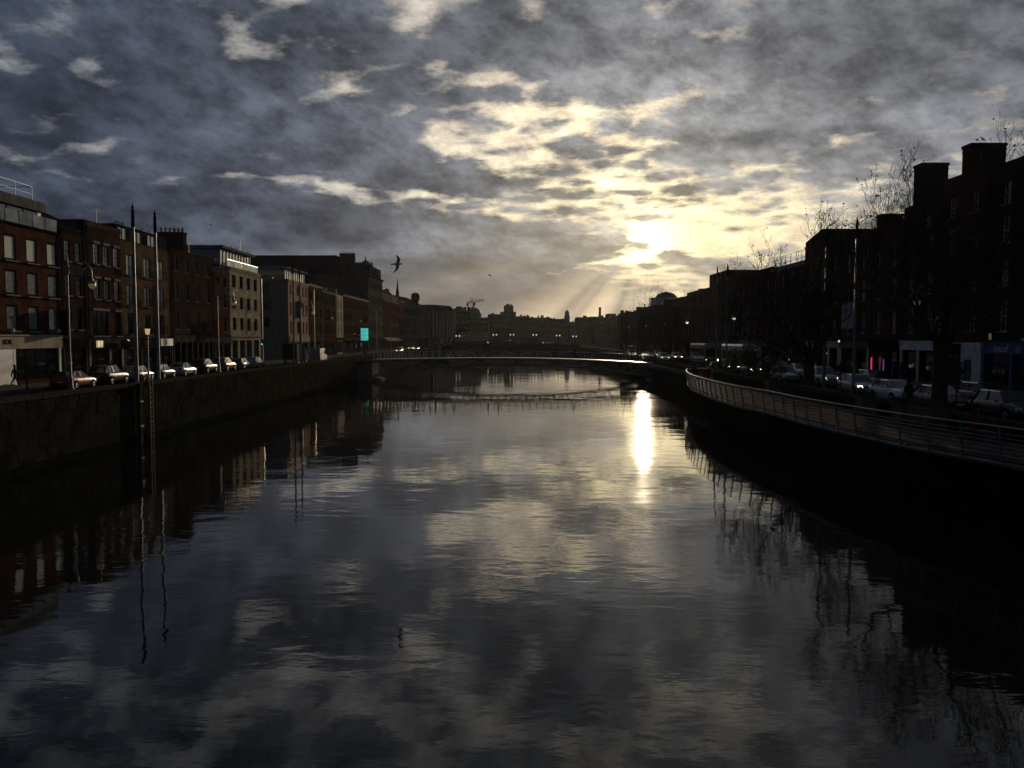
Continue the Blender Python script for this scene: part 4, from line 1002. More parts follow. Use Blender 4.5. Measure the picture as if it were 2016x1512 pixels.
MB().tube([(0, 0, 0), (0, 0, hk - 1.2)], [1.5, .85], 14).obj('shaft', M['brick_brown'], ck)
MB().tube([(0, 0, hk - 1.2), (0, 0, hk - 1.0), (0, 0, hk)], [.85, 1.05, 1.02], 14).obj('crown', M['brick_dark'], ck)
far('terrace', 'low roofs right of the tall factory chimney', 1174, 1200, 628, 540, n=6)
far('office_block', 'small square office block between chimney and rotunda', 1197.5, 1212, 617.5, 560, n=5, rows=3)
far('office_block', 'lower office block with flat roof beside the small square one', 1211, 1226, 621.5, 550, n=4, rows=3)
far('warehouse', 'long flat roofed far building reaching towards the rotunda', 1224, 1262, 618, 470, n=10, rows=3)
for px, py, l_ in ((1261, 609, 'shorter of two thin far flues left of the rotunda'), (1268.5, 600.6, 'taller of two thin far flues left of the rotunda')):
    k_ = empty('flue', (at(px, 440), 440, RZ), 0, l_, 'flue')
    MB().tube([(0, 0, 0), (0, 0, zt(py, 440) - RZ)], [.5, .32], 8).obj('shaft', M['far_stone'], k_)
    MB().tube([(0, 0, zt(py, 440) - RZ), (0, 0, zt(py, 440) - RZ + .5)], .4, 8).obj('cap', M['far_stone'], k_)
far('terrace', 'far riverside terrace under the two thin flues', 1255, 1290, 617, 430, n=8, rows=3)
# rotunda with shallow dome
dr = 420; xr = at(1316, dr); rad = (at(1341, dr) - at(1279, dr)) / 2; zr = zt(585.5, dr) - RZ
ro = empty('rotunda', (xr, dr + 8, RZ), 0, 'big pale round drum with shallow dark dome wrapped in scaffolding', 'domed building')
MB().lathe([(rad, 0), (rad, zr * .62), (rad * 1.04, zr * .64), (rad * 1.0, zr * .67), (rad * 1.0, zr - .5), (rad * 1.03, zr - .4), (rad * 1.03, zr)], 36).obj('drum', M['sheet'], ro)
MB().lathe([(rad * .70, zr), (rad * .66, zr + .8), (rad * .52, zr + 1.9), (rad * .3, zr + 2.7), (.6, zr + 3.1), (.3, zr + 3.3)], 30).obj('dome', M['slate'], ro)
for k_ in range(18):
    a = 2 * math.pi * k_ / 18
    MB().tube([(rad * 1.06 * math.cos(a), rad * 1.06 * math.sin(a), 0), (rad * 1.06 * math.cos(a), rad * 1.06 * math.sin(a), zr * .62)], .45, 6).obj('column', M['far_stone'], ro)
q = MB()
for i in range(5):
    q.bar((-rad * 1.10, -2, zr * .68 + i * 1.15), (-rad * 1.10, 4, zr * .68 + i * 1.15), .28, .2)
    q.bar((-rad * 1.10 - .6, -2, zr * .68 + i * 1.15), (-rad * 1.0, -2, zr * .68 + i * 1.15), .28, .2)
q.bar((-rad * 1.10, -2, 2), (-rad * 1.10, -2, zr), .2)
q.obj('scaffold', M['galv'], ro)
# tower crane and spire
cr = empty('tower_crane', (at(929, 540), 540, RZ), 0, 'tower crane with slanting jib above the green dome', 'crane')
zc = zt(597, 540) - RZ
def lattice(mb, a, b, w, n):
    a, b = Vector(a), Vector(b); t = (b - a).normalized(); up = Vector((0, 1, 0)); s_ = t.cross(up).normalized() * w / 2; u = up * w / 2
    cs = [s_ + u, s_ - u, -s_ - u, -s_ + u]
    for c_ in cs: mb.bar(a + c_, b + c_, .16)
    for i in range(n):
        p, q_ = a + (b - a) * i / n, a + (b - a) * (i + 1) / n
        for j in range(4): mb.bar(p + cs[j], q_ + cs[(j + 1) % 4], .10)
q = MB(); lattice(q, (0, 0, 0), (0, 0, zc + 3.2), 1.4, 18); q.obj('mast', M['rust'], cr)
q = MB(); lattice(q, (-3.2, 0, zc + .1), (8.3, 0, zc + 2.0), 1.0, 14); q.obj('jib', M['rust'], cr)
MB().box(-3.4, -1.9, -.8, .8, zc - 1.9, zc - .1).obj('counterweight', M['concrete'], cr)
MB().box(1.0, 2.4, -.9, .9, zc - 1.6, zc + .2).obj('cab', M['render_grey'], cr)
MB().bar((0, 0, zc + 3.2), (7.5, 0, zc + 2.1), .12).bar((0, 0, zc + 3.2), (-3, 0, zc + .3), .12).obj('tie', M['rust'], cr)
sp_ = empty('church_spire', (at(783.5, 430), 430, RZ), 0, 'thin far church spire right of the mansard block', 'spire')
hs_ = zt(548, 430) - RZ
MB().box(-1.3, 1.3, -1.3, 1.3, 0, hs_ * .66).obj('tower', M['far_stone'], sp_)
MB().add([(-1.1, -1.1, hs_ * .66), (1.1, -1.1, hs_ * .66), (1.1, 1.1, hs_ * .66), (-1.1, 1.1, hs_ * .66), (0, 0, hs_)], ((0, 1, 4), (1, 2, 4), (2, 3, 4), (3, 0, 4))).obj('spire', M['slate'], sp_)
# low roofs closing the distance on both sides
for i, (p0, p1, py, d) in enumerate(((560, 700, 640, 760), (700, 860, 642, 800), (860, 1010, 640, 820), (1010, 1180, 641, 830), (1180, 1330, 636, 800), (1330, 1500, 630, 760))):
    far('distant_roofs', ['leftmost', 'second from left', 'third from left', 'third from right', 'second from right', 'rightmost'][i] + ' of six hazy far roof ranges behind the river bend', p0, p1, py, d, n=14, rows=1, group='hazy roof ranges')

# downpipes, dishes and aerials on the quay houses
k_ = 0
for o in [q for q in bpy.data.objects if q.get('category') == 'building' and q.name.split('.')[0] in ('brick_house', 'narrow_house', 'georgian_house', 'brown_house', 'charity_house', 'gabled_house', 'cream_house')]:
    wl_ = [c_ for c_ in o.children if c_.name.startswith('wall')]
    if not wl_: continue
    zs_ = [v.co.z for v in wl_[0].data.vertices]; xs_ = [v.co.x for v in wl_[0].data.vertices]
    Hh, Lh = max(zs_), max(xs_)
    k_ += 1
    MB().tube([(.28, -.09, 3.9), (.28, -.09, Hh - .7), (.28, .02, Hh - .45)], .055, 6).box(.14, .42, -.2, -.01, Hh - .75, Hh - .55).obj('downpipe', M['black_paint'], o)
    if k_ % 2 == 0:
        a_ = MB().tube([(Lh * .6, 1.0, Hh - .2), (Lh * .6, 1.0, Hh + 1.7)], .025, 5).bar((Lh * .6 - .5, 1.0, Hh + 1.6), (Lh * .6 + .5, 1.0, Hh + 1.6), .025)
        for i in range(5): a_.bar((Lh * .6 - .45 + .22 * i, .8, Hh + 1.6), (Lh * .6 - .45 + .22 * i, 1.2, Hh + 1.6), .015)
        a_.obj('aerial', M['galv'], o)

# ================================================================== MILLENNIUM FOOTBRIDGE
DB = 133.6
fb_ = empty('footbridge', (0, DB, 0), 0, 'slim steel arched footbridge crossing the river with people on it', 'footbridge')
xa, xb = -22.0, 23.2
def deckz(x):
    # crown left of the middle, ends lower
    t = (x + 3.0)
    return 3.62 - 0.00125 * t * t * (1.0 if t > 0 else 0.55)
def botz(x):
    t = (x + 0.6) / 22.6
    return 2.55 - 2.0 * abs(t) ** 2.2
NS = 40
xs = [xa + (xb - xa) * i / NS for i in range(NS + 1)]
dk = MB()
for i in range(NS):
    x0, x1 = xs[i], xs[i + 1]
    dk.add([(x0, -2, deckz(x0)), (x1, -2, deckz(x1)), (x1, 2, deckz(x1)), (x0, 2, deckz(x0)),
            (x0, -2, deckz(x0) - .16), (x1, -2, deckz(x1) - .16), (x1, 2, deckz(x1) - .16), (x0, 2, deckz(x0) - .16)],
           ((0, 1, 2, 3), (4, 7, 6, 5), (0, 4, 5, 1), (3, 2, 6, 7)))
dk.obj('deck', M['deck_alu'], fb_)
for s_ in (-1, 1):
    q = MB()
    q.tube([(x, s_ * 2.05, deckz(x) + 1.12) for x in xs], .045, 6)
    q.obj('handrail', M['steel'], fb_)
    q = MB()
    for z in (.25, .45, .65, .85): q.tube([(x, s_ * 2.02, deckz(x) + z) for x in xs], .010, 4)
    q.obj('rail_wire', M['galv'], fb_)
    pm_ = MB().box(-.035, .035, -.05, .05, -.1, 1.1).mesh('rail_post', M['galv'])
    for i in range(NS + 1): link('rail_post', pm_, fb_, (xs[i], s_ * 2.06, deckz(xs[i])))
    q = MB(); q.tube([(x, s_ * 1.2, botz(x)) for x in xs], .17, 8); q.obj('arch_rib', M['galv'], fb_)
    q = MB(); q.tube([(x, s_ * 1.6, deckz(x) - .28) for x in xs], .12, 6); q.obj('edge_beam', M['galv'], fb_)
    dm = MB()
    for i in range(0, NS, 2):
        x0, x1, x2 = xs[i], xs[i + 1], xs[min(i + 2, NS)]
        dm.bar((x0, s_ * 1.6, deckz(x0) - .28), (x1, s_ * 1.2, botz(x1)), .08)
        dm.bar((x1, s_ * 1.2, botz(x1)), (x2, s_ * 1.6, deckz(x2) - .28), .08)
    dm.obj('truss', M['galv'], fb_)
def abut(x0, x1, label):
    r_ = empty('bridge_abutment', ((x0 + x1) / 2, DB, 0), 0, label, 'abutment')
    hw = abs(x1 - x0) / 2
    MB().box(-hw, hw, -3.2, 3.2, -1.5, 2.75).obj('footing', M['concrete'], r_)
    MB().box(-hw - .06, hw + .06, -3.3, 3.3, 2.753, 3.0).obj('cap', M['coping'], r_)
    MB().add([(hw, -3, -1), (hw, 3, -1), (hw, 3, .6), (hw, -3, .6), (hw + 1.6, -2, -1), (hw + 1.6, 2, -1), (hw + 1.2, 2, .3), (hw + 1.2, -2, .3)] if x0 < 0 else
             [(-hw, 3, -1), (-hw, -3, -1), (-hw, -3, .6), (-hw, 3, .6), (-hw - 1.6, 2, -1), (-hw - 1.6, -2, -1), (-hw - 1.2, -2, .3), (-hw - 1.2, 2, .3)],
             ((4, 5, 6, 7), (0, 4, 7, 3), (1, 2, 6, 5), (3, 7, 6, 2))).obj('springing_block', M['concrete'], r_)
abut(-24.45, -22.05, 'concrete footbridge abutment against the left quay wall')
abut(23.25, 25.2, 'concrete footbridge abutment on the right quay')

# ================================================================== STONE BRIDGE beyond
sbx = (-24.5, 24.2); DG = 291.0; DGW = 15.0
sb = empty('stone_bridge', (0, DG, 0), 0, 'broad low stone road bridge with elliptical arches beyond the footbridge', 'bridge')
def sz(x): return 4.65 - 0.00125 * x * x
arches = [(-23.2 + 15.4 * i - 0.0, 5.6 if i % 2 == 0 else 6.2) for i in range(4)]
arches = [(-17.8, 5.2), (-4.6, 6.0), (8.6, 6.0), (20.0, 4.2)]
sbm = MB(); bv = MB()
prev = sbx[0]
for yy in (0, DGW):
    prev = sbx[0]
    for cx_, hw in arches:
        sbm.quad((prev, yy, -1), (cx_ - hw, yy, -1), (cx_ - hw, yy, sz(cx_ - hw)), (prev, yy, sz(prev)))
        for k_ in range(14):
            t0, t1 = -1 + 2 * k_ / 14, -1 + 2 * (k_ + 1) / 14
            xa_, xb_ = cx_ + hw * t0, cx_ + hw * t1
            za_, zb_ = 1.75 * math.sqrt(max(0, 1 - t0 * t0)), 1.75 * math.sqrt(max(0, 1 - t1 * t1))
            sbm.quad((xa_, yy, za_), (xb_, yy, zb_), (xb_, yy, sz(xb_)), (xa_, yy, sz(xa_)))
            if yy == 0:
                bv.quad((xa_, 0, za_), (xb_, 0, zb_), (xb_, DGW, zb_), (xa_, DGW, za_))
                if k_ % 1 == 0:
                    bv.add([(xa_ + .02, -.07, za_), (xb_ - .02, -.07, zb_), (xb_ - .02, -.07, zb_ + .5), (xa_ + .02, -.07, za_ + .5), (xa_ + .02, 0.01, za_), (xb_ - .02, .01, zb_), (xb_ - .02, .01, zb_ + .5), (xa_ + .02, .01, za_ + .5)], ((0, 1, 2, 3), (3, 2, 6, 7), (0, 3, 7, 4), (1, 5, 6, 2)))
        prev = cx_ + hw
    sbm.quad((prev, yy, -1), (sbx[1], yy, -1), (sbx[1], yy, sz(sbx[1])), (prev, yy, sz(prev)))
sbm.obj('spandrel_wall', M['stone_grey'], sb)
bv.obj('arch_ring', M['stone_pale'], sb)
q = MB()
for i in range(16):
    x0, x1 = sbx[0] + 48.7 * i / 16, sbx[0] + 48.7 * (i + 1) / 16
    q.quad((x0, 0, sz(x0)), (x1, 0, sz(x1)), (x1, DGW, sz(x1)), (x0, DGW, sz(x0)))
q.obj('carriageway', M['asphalt'], sb)
for yy in (0.0, DGW - .4):
    q = MB(); q2 = MB()
    for i in range(16):
        x0, x1 = sbx[0] + 48.7 * i / 16, sbx[0] + 48.7 * (i + 1) / 16
        q.add([(x0, yy - .15, sz(x0) + .02), (x1, yy - .15, sz(x1) + .02), (x1, yy + .4, sz(x1) + .02), (x0, yy + .4, sz(x0) + .02), (x0, yy - .15, sz(x0) + .22), (x1, yy - .15, sz(x1) + .22), (x1, yy + .4, sz(x1) + .22), (x0, yy + .4, sz(x0) + .22)], ((0, 1, 5, 4), (4, 5, 6, 7), (2, 3, 7, 6), (0, 3, 2, 1)))
        q.bar((x0, yy + .1, sz(x0) + 1.05), (x1, yy + .1, sz(x1) + 1.05), .3, .16)
    for i in range(97):
        x = sbx[0] + .25 + i * .5
        q2.box(x - .07, x + .07, yy + .03, yy + .17, sz(x) + .2, sz(x) + 1.0)
    q.obj('parapet', M['stone_grey'], sb)
    tag(q2.obj('baluster', M['stone_grey'], sb), kind='stuff')
for i in range(5):
    x = [-24.2, -11.2, 2.0, 15.2, 24.0][i]
    MB().box(x - .9, x + .9, -1.0, 0.0, -1, 2.0).add([(x - .9, -1.0, 2.0), (x + .9, -1.0, 2.0), (x + .9, 0, 2.9), (x - .9, 0, 2.9)], ((0, 1, 2, 3),)).obj('cutwater', M['stone_grey'], sb)
# paired lamp standards on the stone bridge
for i, x in enumerate((-19.0, -6.0, 0.0, 8.0, 16.2, 22.0)):
    lp = empty('bridge_lamp', (x, DG + .2, sz(x) + .2), 0, ['leftmost', 'second', 'third', 'fourth', 'fifth', 'rightmost'][i] + ' twin globe lamp on the stone bridge parapet', 'street lamp', 'twin lamps on the stone bridge')
    MB().box(-.35, .35, -.35, .35, 0, .9).obj('pedestal', M['stone_grey'], lp)
    MB().lathe([(.16, .9), (.10, 1.3), (.07, 2.6), (.05, 3.0)], 8).bar((-.6, 0, 2.75), (.6, 0, 2.75), .06).obj('post', M['black_paint'], lp)
    for s_ in (-1, 1): MB().lathe([(.04, 2.78), (.18, 2.9), (.22, 3.05), (.16, 3.22), (.03, 3.3)], 8).obj('globe', M['lamp_lit'], lp, (s_ * .55, 0, 0))

# ================================================================== BOARDWALK
ed = [(17.9, 24.0), (17.5, 28.3), (16.2, 33.8), (15.35, 42), (15.2, 49), (14.7, 56), (15.3, 69), (16.6, 78), (18.0, 84.0)]
def smooth_line(p, n=6):
    out = []
    for i in range(len(p) - 1):
        p0, p1, p2, p3 = p[max(i - 1, 0)], p[i], p[i + 1], p[min(i + 2, len(p) - 1)]
        for k_ in range(n):
            t = k_ / n
            out.append(tuple(.5 * ((2 * p1[j]) + (-p0[j] + p2[j]) * t + (2 * p0[j] - 5 * p1[j] + 4 * p2[j] - p3[j]) * t * t + (-p0[j] + 3 * p1[j] - 3 * p2[j] + p3[j]) * t ** 3) for j in (0, 1)))
    out.append(p[-1]); return out
el_ = smooth_line(ed)
def edx(d):
    for a, b in zip(el_, el_[1:]):
        if a[1] <= d <= b[1]: return a[0] + (b[0] - a[0]) * (d - a[1]) / (b[1] - a[1])
    return el_[0][0] if d < el_[0][1] else el_[-1][0]
def wallx(d): return 20.0 + .6 * (d - 12) / 72 if d < 84 else 20.6 + 2 * (d - 84) / 48
BZ = 2.55
bw = empty('boardwalk', (18, 50, 0), 0, 'curving timber boardwalk cantilevered over the water along the right quay', 'boardwalk')
O = Vector((18, 50, 0))
# deck boards run along the walk, in bands laid one by one
bd = 0; rnd = random.Random(5)
seg = [24 + 3.0 * i for i in range(21)]
for i in range(20):
    d0_, d1_ = seg[i], seg[i + 1]
    nb = 12
    for j in range(nb):
        q = MB(); e = .012
        f0, f1 = j / nb, (j + 1) / nb
        def pt(d, f): return edx(d) + .12 + (wallx(d) - .12 - edx(d)) * f
        zt_ = BZ + rnd.uniform(-.006, .006)
        a, b, c_, dd = (pt(d0_, f0) + e, d0_ + e), (pt(d0_, f1) - e, d0_ + e), (pt(d1_, f1) - e, d1_ - e), (pt(d1_, f0) + e, d1_ - e)
        vs = [Vector((*p_, zt_)) - O for p_ in (a, b, c_, dd)] + [Vector((*p_, zt_ - .05)) - O for p_ in (a, b, c_, dd)]
        q.add(vs, ((0, 1, 2, 3), (4, 7, 6, 5), (0, 4, 5, 1), (1, 5, 6, 2), (2, 6, 7, 3), (3, 7, 4, 0)))
        q.obj('deck_board', M['timber'], bw)
# steel under the deck
q = MB()
q.tube([Vector((x + .2, d, BZ - .25)) - O for x, d in el_], .12, 6)
d = 25.0
while d < 84:
    q.bar(Vector((edx(d) + .1, d, BZ - .18)) - O, Vector((wallx(d) - .1, d, BZ - .18)) - O, .14, .22)
    d += 3.0
q.obj('steel_frame', M['galv'], bw)
# balustrade: raked posts and eight rails
ra = empty('boardwalk_railing', (15.3, 50, BZ), 0, 'long curved steel railing of the timber boardwalk with raked posts', 'railing')
OR = Vector((15.3, 50, BZ))
def tang(d):
    a, b = edx(d - .3), edx(d + .3); return Vector((b - a, .6, 0)).normalized()
pmx = MB().add([(-.02, -.0, -.35), (.02, 0, -.35), (.02, .10, -.35), (-.02, .10, -.35), (-.02, -.22, 1.12), (.02, -.22, 1.12), (.02, -.15, 1.12), (-.02, -.15, 1.12)],
               ((0, 1, 5, 4), (1, 2, 6, 5), (2, 3, 7, 6), (3, 0, 4, 7), (4, 5, 6, 7))).mesh('rail_post', M['galv'])
d = 24.0
while d < 84.0:
    t = tang(d)
    link('rail_post', pmx, ra, Vector((edx(d), d, BZ)) - OR, (0, 0, math.atan2(t.y, t.x) + math.pi))
    d += 1.7
for k_ in range(9):
    z = 1.13 if k_ == 8 else -.20 + .155 * k_
    off = -.0 - .15 * max(0, (z + .3) / 1.4) - .02
    pts = []
    for x, dd in el_:
        t = tang(dd); n = Vector((-t.y, t.x, 0))
        if n.x > 0: n = -n
        pts.append(Vector((x, dd, BZ + z)) - OR + n * (-off + .0))
    MB().tube(pts, .035 if k_ == 8 else .016, 6).obj('handrail' if k_ == 8 else 'rail', M['steel'] if k_ == 8 else M['galv'], ra)
# end screen of the boardwalk and the pale ramp behind it
er = empty('end_railing', (18.0, 84.1, BZ), 0, 'short railing closing the far end of the boardwalk', 'railing')
MB().bar((0, 0, 1.13), (2.5, 0, 1.13), .06).obj('handrail', M['steel'], er)
for i in range(6): MB().box(.1 + .45 * i, .14 + .45 * i, 0, .05, -.05, 1.1).obj('rail_post', M['galv'], er)
rp = empty('ramp_rail', (20.2, 86, 3.4), 0, 'pale sloping handrail where the boardwalk ramp meets the quay', 'handrail')
MB().bar((0, 0, .1), (1.3, 3.0, .75), .16, .07).obj('handrail', M['steel'], rp)
for t in (.1, .5, .9): MB().bar((1.3 * t, 3 * t, .1 + .65 * t), (1.3 * t, 3 * t, -.1), .05).obj('post', M['galv'], rp)

# ================================================================== LEFT WALL FITTINGS
ld = empty('quay_ladder', (WL + .12, 55.6, 0), 0, 'rusty iron ladder hanging down the left quay wall beside a pole', 'ladder')
for s_ in (-.22, .22): MB().tube([(0.1, s_, -.6), (0.1, s_, 3.5), (0.06, s_, 3.95), (-.25, s_, 4.25), (-.6, s_, 4.05)], .035, 6).obj('stile', M['rust'], ld)
rm = MB().tube([(.1, -.22, 0), (.1, .22, 0)], .022, 6).mesh('rung', M['rust'])
for i in range(12): link('rung', rm, ld, (0, 0, -.1 + i * .32))
MB().bar((-.02, -.30, 0), (.02, -.3, 0), .1).obj('wall_cleat', M['rust'], ld, (0, 0, 2))
ft_ = empty('timber_fender', (WL + .1, 53.8, 0), 0, 'dark vertical timber fender pile below the first slim pole', 'fender')
MB().box(0, .26, -.2, .2, -1.5, 3.6).box(-.02, .30, -.24, .24, 3.603, 3.8).obj('pile', M['bark'], ft_)
MB().box(.0, .29, -.23, .23, 2.6, 2.72).box(.0, .29, -.23, .23, 1.0, 1.12).obj('iron_strap', M['rust'], ft_)

# ================================================================== SLIM MASTS
def mast(x, d, top, label):
    r_ = empty('quay_mast', (x, d, RZ + .13), 0, label, 'mast', 'tall slim steel masts along the quays')
    h = top - RZ - .13
    MB().tube([(0, 0, 0), (0, 0, .5), (0, 0, .52), (0, 0, h - 1.6)], [.20, .19, .125, .085], 12).obj('shaft', M['galv'], r_)
    MB().tube([(0, 0, h - 1.598), (0, 0, h - 1.45), (0, 0, h - .55)], [.105, .115, .10], 10).obj('sleeve', M['black_paint'], r_)
    MB().lathe([(.16, h - .545), (.05, h - .45), (.10, h - .32), (.05, h - .2), (.01, h)], 8).obj('finial', M['black_paint'], r_)
    return r_
mast(-25.5, 56.2, 15.85, 'leftmost tall slim mast, beside the quay ladder')
mast(-25.3, 59.2, 15.85, 'second tall slim mast from the left, just beyond the ladder')
mast(-25.9, 98.4, 15.9, 'nearer mast of the far pair in front of the pink corner house')
mast(-26.2, 102.6, 15.6, 'farther mast of the pair in front of the pink corner house')
mast(25.2, 61.0, 15.65, 'tallest slim mast on the right quay, against the sky')
mast(24.9, 66.0, 15.65, 'slim mast on the right quay beside the smaller bare tree')
mast(26.0, 105.4, 15.9, 'left mast of the far right pair above the rooftops')
mast(26.3, 101.6, 15.9, 'right mast of the far right pair above the rooftops')

# ================================================================== ORNATE STREET LAMPS
def make_lamp():
    r_ = empty('street_lamp', (0, 0, 0), 0)
    MB().lathe([(.26, 0), (.26, .25), (.19, .32), (.17, .9), (.20, .95), (.12, 1.05), (.085, 2.4), (.12, 2.45), (.12, 2.55), (.075, 2.6), (.065, 6.0), (.10, 6.05), (.10, 6.2), (.06, 6.25), (.05, 8.9)], 10).obj('post', M['galv'], r_)
    MB().lathe([(.09, 8.9), (.16, 9.1), (.07, 9.3), (.13, 9.5), (.05, 9.8), (.08, 10.0), (.02, 10.4), (.01, 10.85)], 8).obj('finial', M['galv'], r_)
    q = MB()
    # crook: a big half circle out to the lantern with scrolls inside
    cx_, cz, rd = .95, 9.0, .92
    q.tube([(cx_ - rd * math.cos(math.pi * i / 14), 0, cz + rd * math.sin(math.pi * i / 14)) for i in range(15)] + [(cx_ + rd, 0, cz - .35)], .045, 6)
    q.tube([(.05, 0, 8.2), (.5, 0, 8.35), (1.0, 0, 8.6), (cx_ + rd, 0, 8.95)], .03, 5)
    for (sx_, sz_, r0, tt) in ((.55, 9.0, .34, 0), (1.15, 9.05, .36, 1.2), (.85, 8.65, .22, 2.2), (1.5, 9.0, .2, .5)):
        q.tube([(sx_ + r0 * (1 - i / 20) * math.cos(tt + i * .55), 0, sz_ + r0 * (1 - i / 20) * math.sin(tt + i * .55)) for i in range(18)], .022, 4)
    q.obj('bracket', M['galv'], r_)
    la = MB().lathe([(.02, 8.68), (.08, 8.6), (.10, 8.48), (.26, 8.38), (.30, 8.28), (.28, 8.24)], 10).obj('lantern_cap', M['galv'], r_, (cx_ + rd, 0, 0))
    MB().lathe([(.26, 8.235), (.27, 8.1), (.20, 7.92), (.06, 7.82), (.01, 7.8)], 10).obj('globe', M['lamp_amber'], r_, (cx_ + rd, 0, 0))
    return r_
l0 = make_lamp()
words = ['nearest ornate crook lamp, in front of the narrow dark house', 'second ornate crook lamp on the left quay, before the pale stone block',
         'third ornate crook lamp on the left quay, before the pink corner house', 'fourth ornate crook lamp along the left quay', 'fifth ornate crook lamp along the left quay', 'sixth ornate crook lamp along the left quay', 'farthest ornate crook lamp on the left quay']
LG = 'ornate crook street lamps'
for i, d in enumerate((63.7, 96.0, 134.0, 168.0, 200, 232, 262)):
    o = l0 if i == 0 else copy_tree(l0)
    o.location = (-34.0 if i < 3 else -38.3, d, RZ + .1)
    o.rotation_euler = (0, 0, 0 if i < 3 else .2)
    tag(o, words[i], 'street lamp', LG)
wr_ = ['crook lamp by the domed rotunda side of the right quay', 'right quay crook lamp, third from the far end', 'right quay crook lamp in front of the stepped terrace', 'lit crook lamp in front of the tall flat topped block', 'lit crook lamp before the plain brick house with the mast', 'crook lamp standing behind the parked cars near the blue shop']
for i, d in enumerate((235, 205, 180, 157, 124, 68)):
    o = copy_tree(l0); o.location = (35.0, d, RZ + .1); o.scale = (-1, 1, .86)
    tag(o, wr_[i], 'street lamp', LG)
    if i in (3, 4):
        for c_ in o.children:
            if c_.name.startswith('globe'):
                c_.data = c_.data.copy(); c_.data.materials[0] = M['lamp_lit']
# small lantern post on the left quay
def lantern_post(x, d, label, lit='lamp_post', s=1.0):
    r_ = empty('lantern_post', (x, d, RZ + .1), 0, label, 'lantern')
    MB().lathe([(.16, 0), (.16, .3), (.10, .4), (.075, 1.2), (.06, 4.3), (.10, 4.35), (.05, 4.4)], 10).bar((-.3, 0, 4.1), (.3, 0, 4.1), .04).obj('post', M['galv'], r_)
    MB().tube([(0, 0, 4.42), (0, 0, 4.98)], [.16, .25], 6).obj('lantern', M[lit], r_)
    MB().lathe([(.29, 4.985), (.26, 5.08), (.10, 5.3), (.03, 5.35), (.02, 5.55)], 6).obj('lantern_cap', M['black_paint'], r_)
lantern_post(-35.6, 81.0, 'short post lantern glowing amber between two tall masts')

# ================================================================== CARS
def loft(mb, st, ring):
    """st: list of stations; ring(st) -> half profile from bottom to top; mirrored"""
    rows = []
    for s_ in st:
        hp = ring(s_)
        full = hp + [(-x, y, z) for x, y, z in reversed(hp)]
        rows.append(full)
    n = len(rows[0])
    k = len(mb.v)
    for r_ in rows:
        for p in r_: mb.v.append(p)
    for i in range(len(rows) - 1):
        for j in range(n - 1):
            a = k + i * n + j
            mb.f.append([a, a + n, a + n + 1, a + 1]); mb.mi.append(mb.cur)
        a = k + i * n
        mb.f.append([a + n - 1, a + 2 * n - 1, a + n, a]); mb.mi.append(mb.cur)
    mb.f.append([k + j for j in range(n)]); mb.mi.append(mb.cur)
    m = k + (len(rows) - 1) * n
    mb.f.append([m + j for j in range(n)][::-1]); mb.mi.append(mb.cur)
KINDS = {
    # (y, half width, bottom z, shoulder z, top z) rear -> front ; cabin: rear base, roof rear, roof front, screen base, roof z
    'hatch': dict(L=3.95, st=[(-1.98, .70, .38, .62, .70), (-1.9, .80, .28, .78, .92), (-1.55, .855, .22, .84, .96), (-.6, .87, .20, .82, .95), (.75, .87, .20, .80, .94), (1.35, .85, .22, .74, .84), (1.78, .80, .26, .66, .74), (1.97, .66, .36, .56, .62)], cab=(-1.9, -1.62, .30, .98, 1.47), wb=(-1.22, 1.25)),
    'saloon': dict(L=4.6, st=[(-2.3, .72, .38, .70, .78), (-2.2, .84, .28, .84, .98), (-1.6, .89, .22, .86, 1.00), (-.6, .90, .20, .82, .95), (.85, .90, .20, .80, .95), (1.6, .88, .22, .74, .86), (2.08, .82, .26, .66, .76), (2.28, .66, .36, .56, .62)], cab=(-1.75, -1.0, .25, 1.12, 1.43), wb=(-1.35, 1.45)),
    'estate': dict(L=4.5, st=[(-2.25, .74, .38, .70, .78), (-2.15, .84, .28, .84, .98), (-1.6, .88, .22, .86, .99), (-.6, .89, .20, .83, .96), (.85, .89, .20, .80, .95), (1.5, .87, .22, .75, .86), (2.02, .82, .26, .66, .76), (2.23, .66, .36, .56, .62)], cab=(-2.18, -1.85, .30, 1.10, 1.50), wb=(-1.32, 1.42)),
    'suv': dict(L=4.55, st=[(-2.27, .80, .48, .80, .92), (-2.18, .90, .36, .96, 1.12), (-1.6, .93, .32, .98, 1.14), (-.6, .94, .30, .96, 1.11), (.85, .94, .30, .95, 1.10), (1.5, .92, .32, .92, 1.04), (2.05, .88, .36, .80, .94), (2.25, .74, .46, .68, .76)], cab=(-2.2, -1.85, .35, 1.05, 1.72), wb=(-1.35, 1.42)),
}
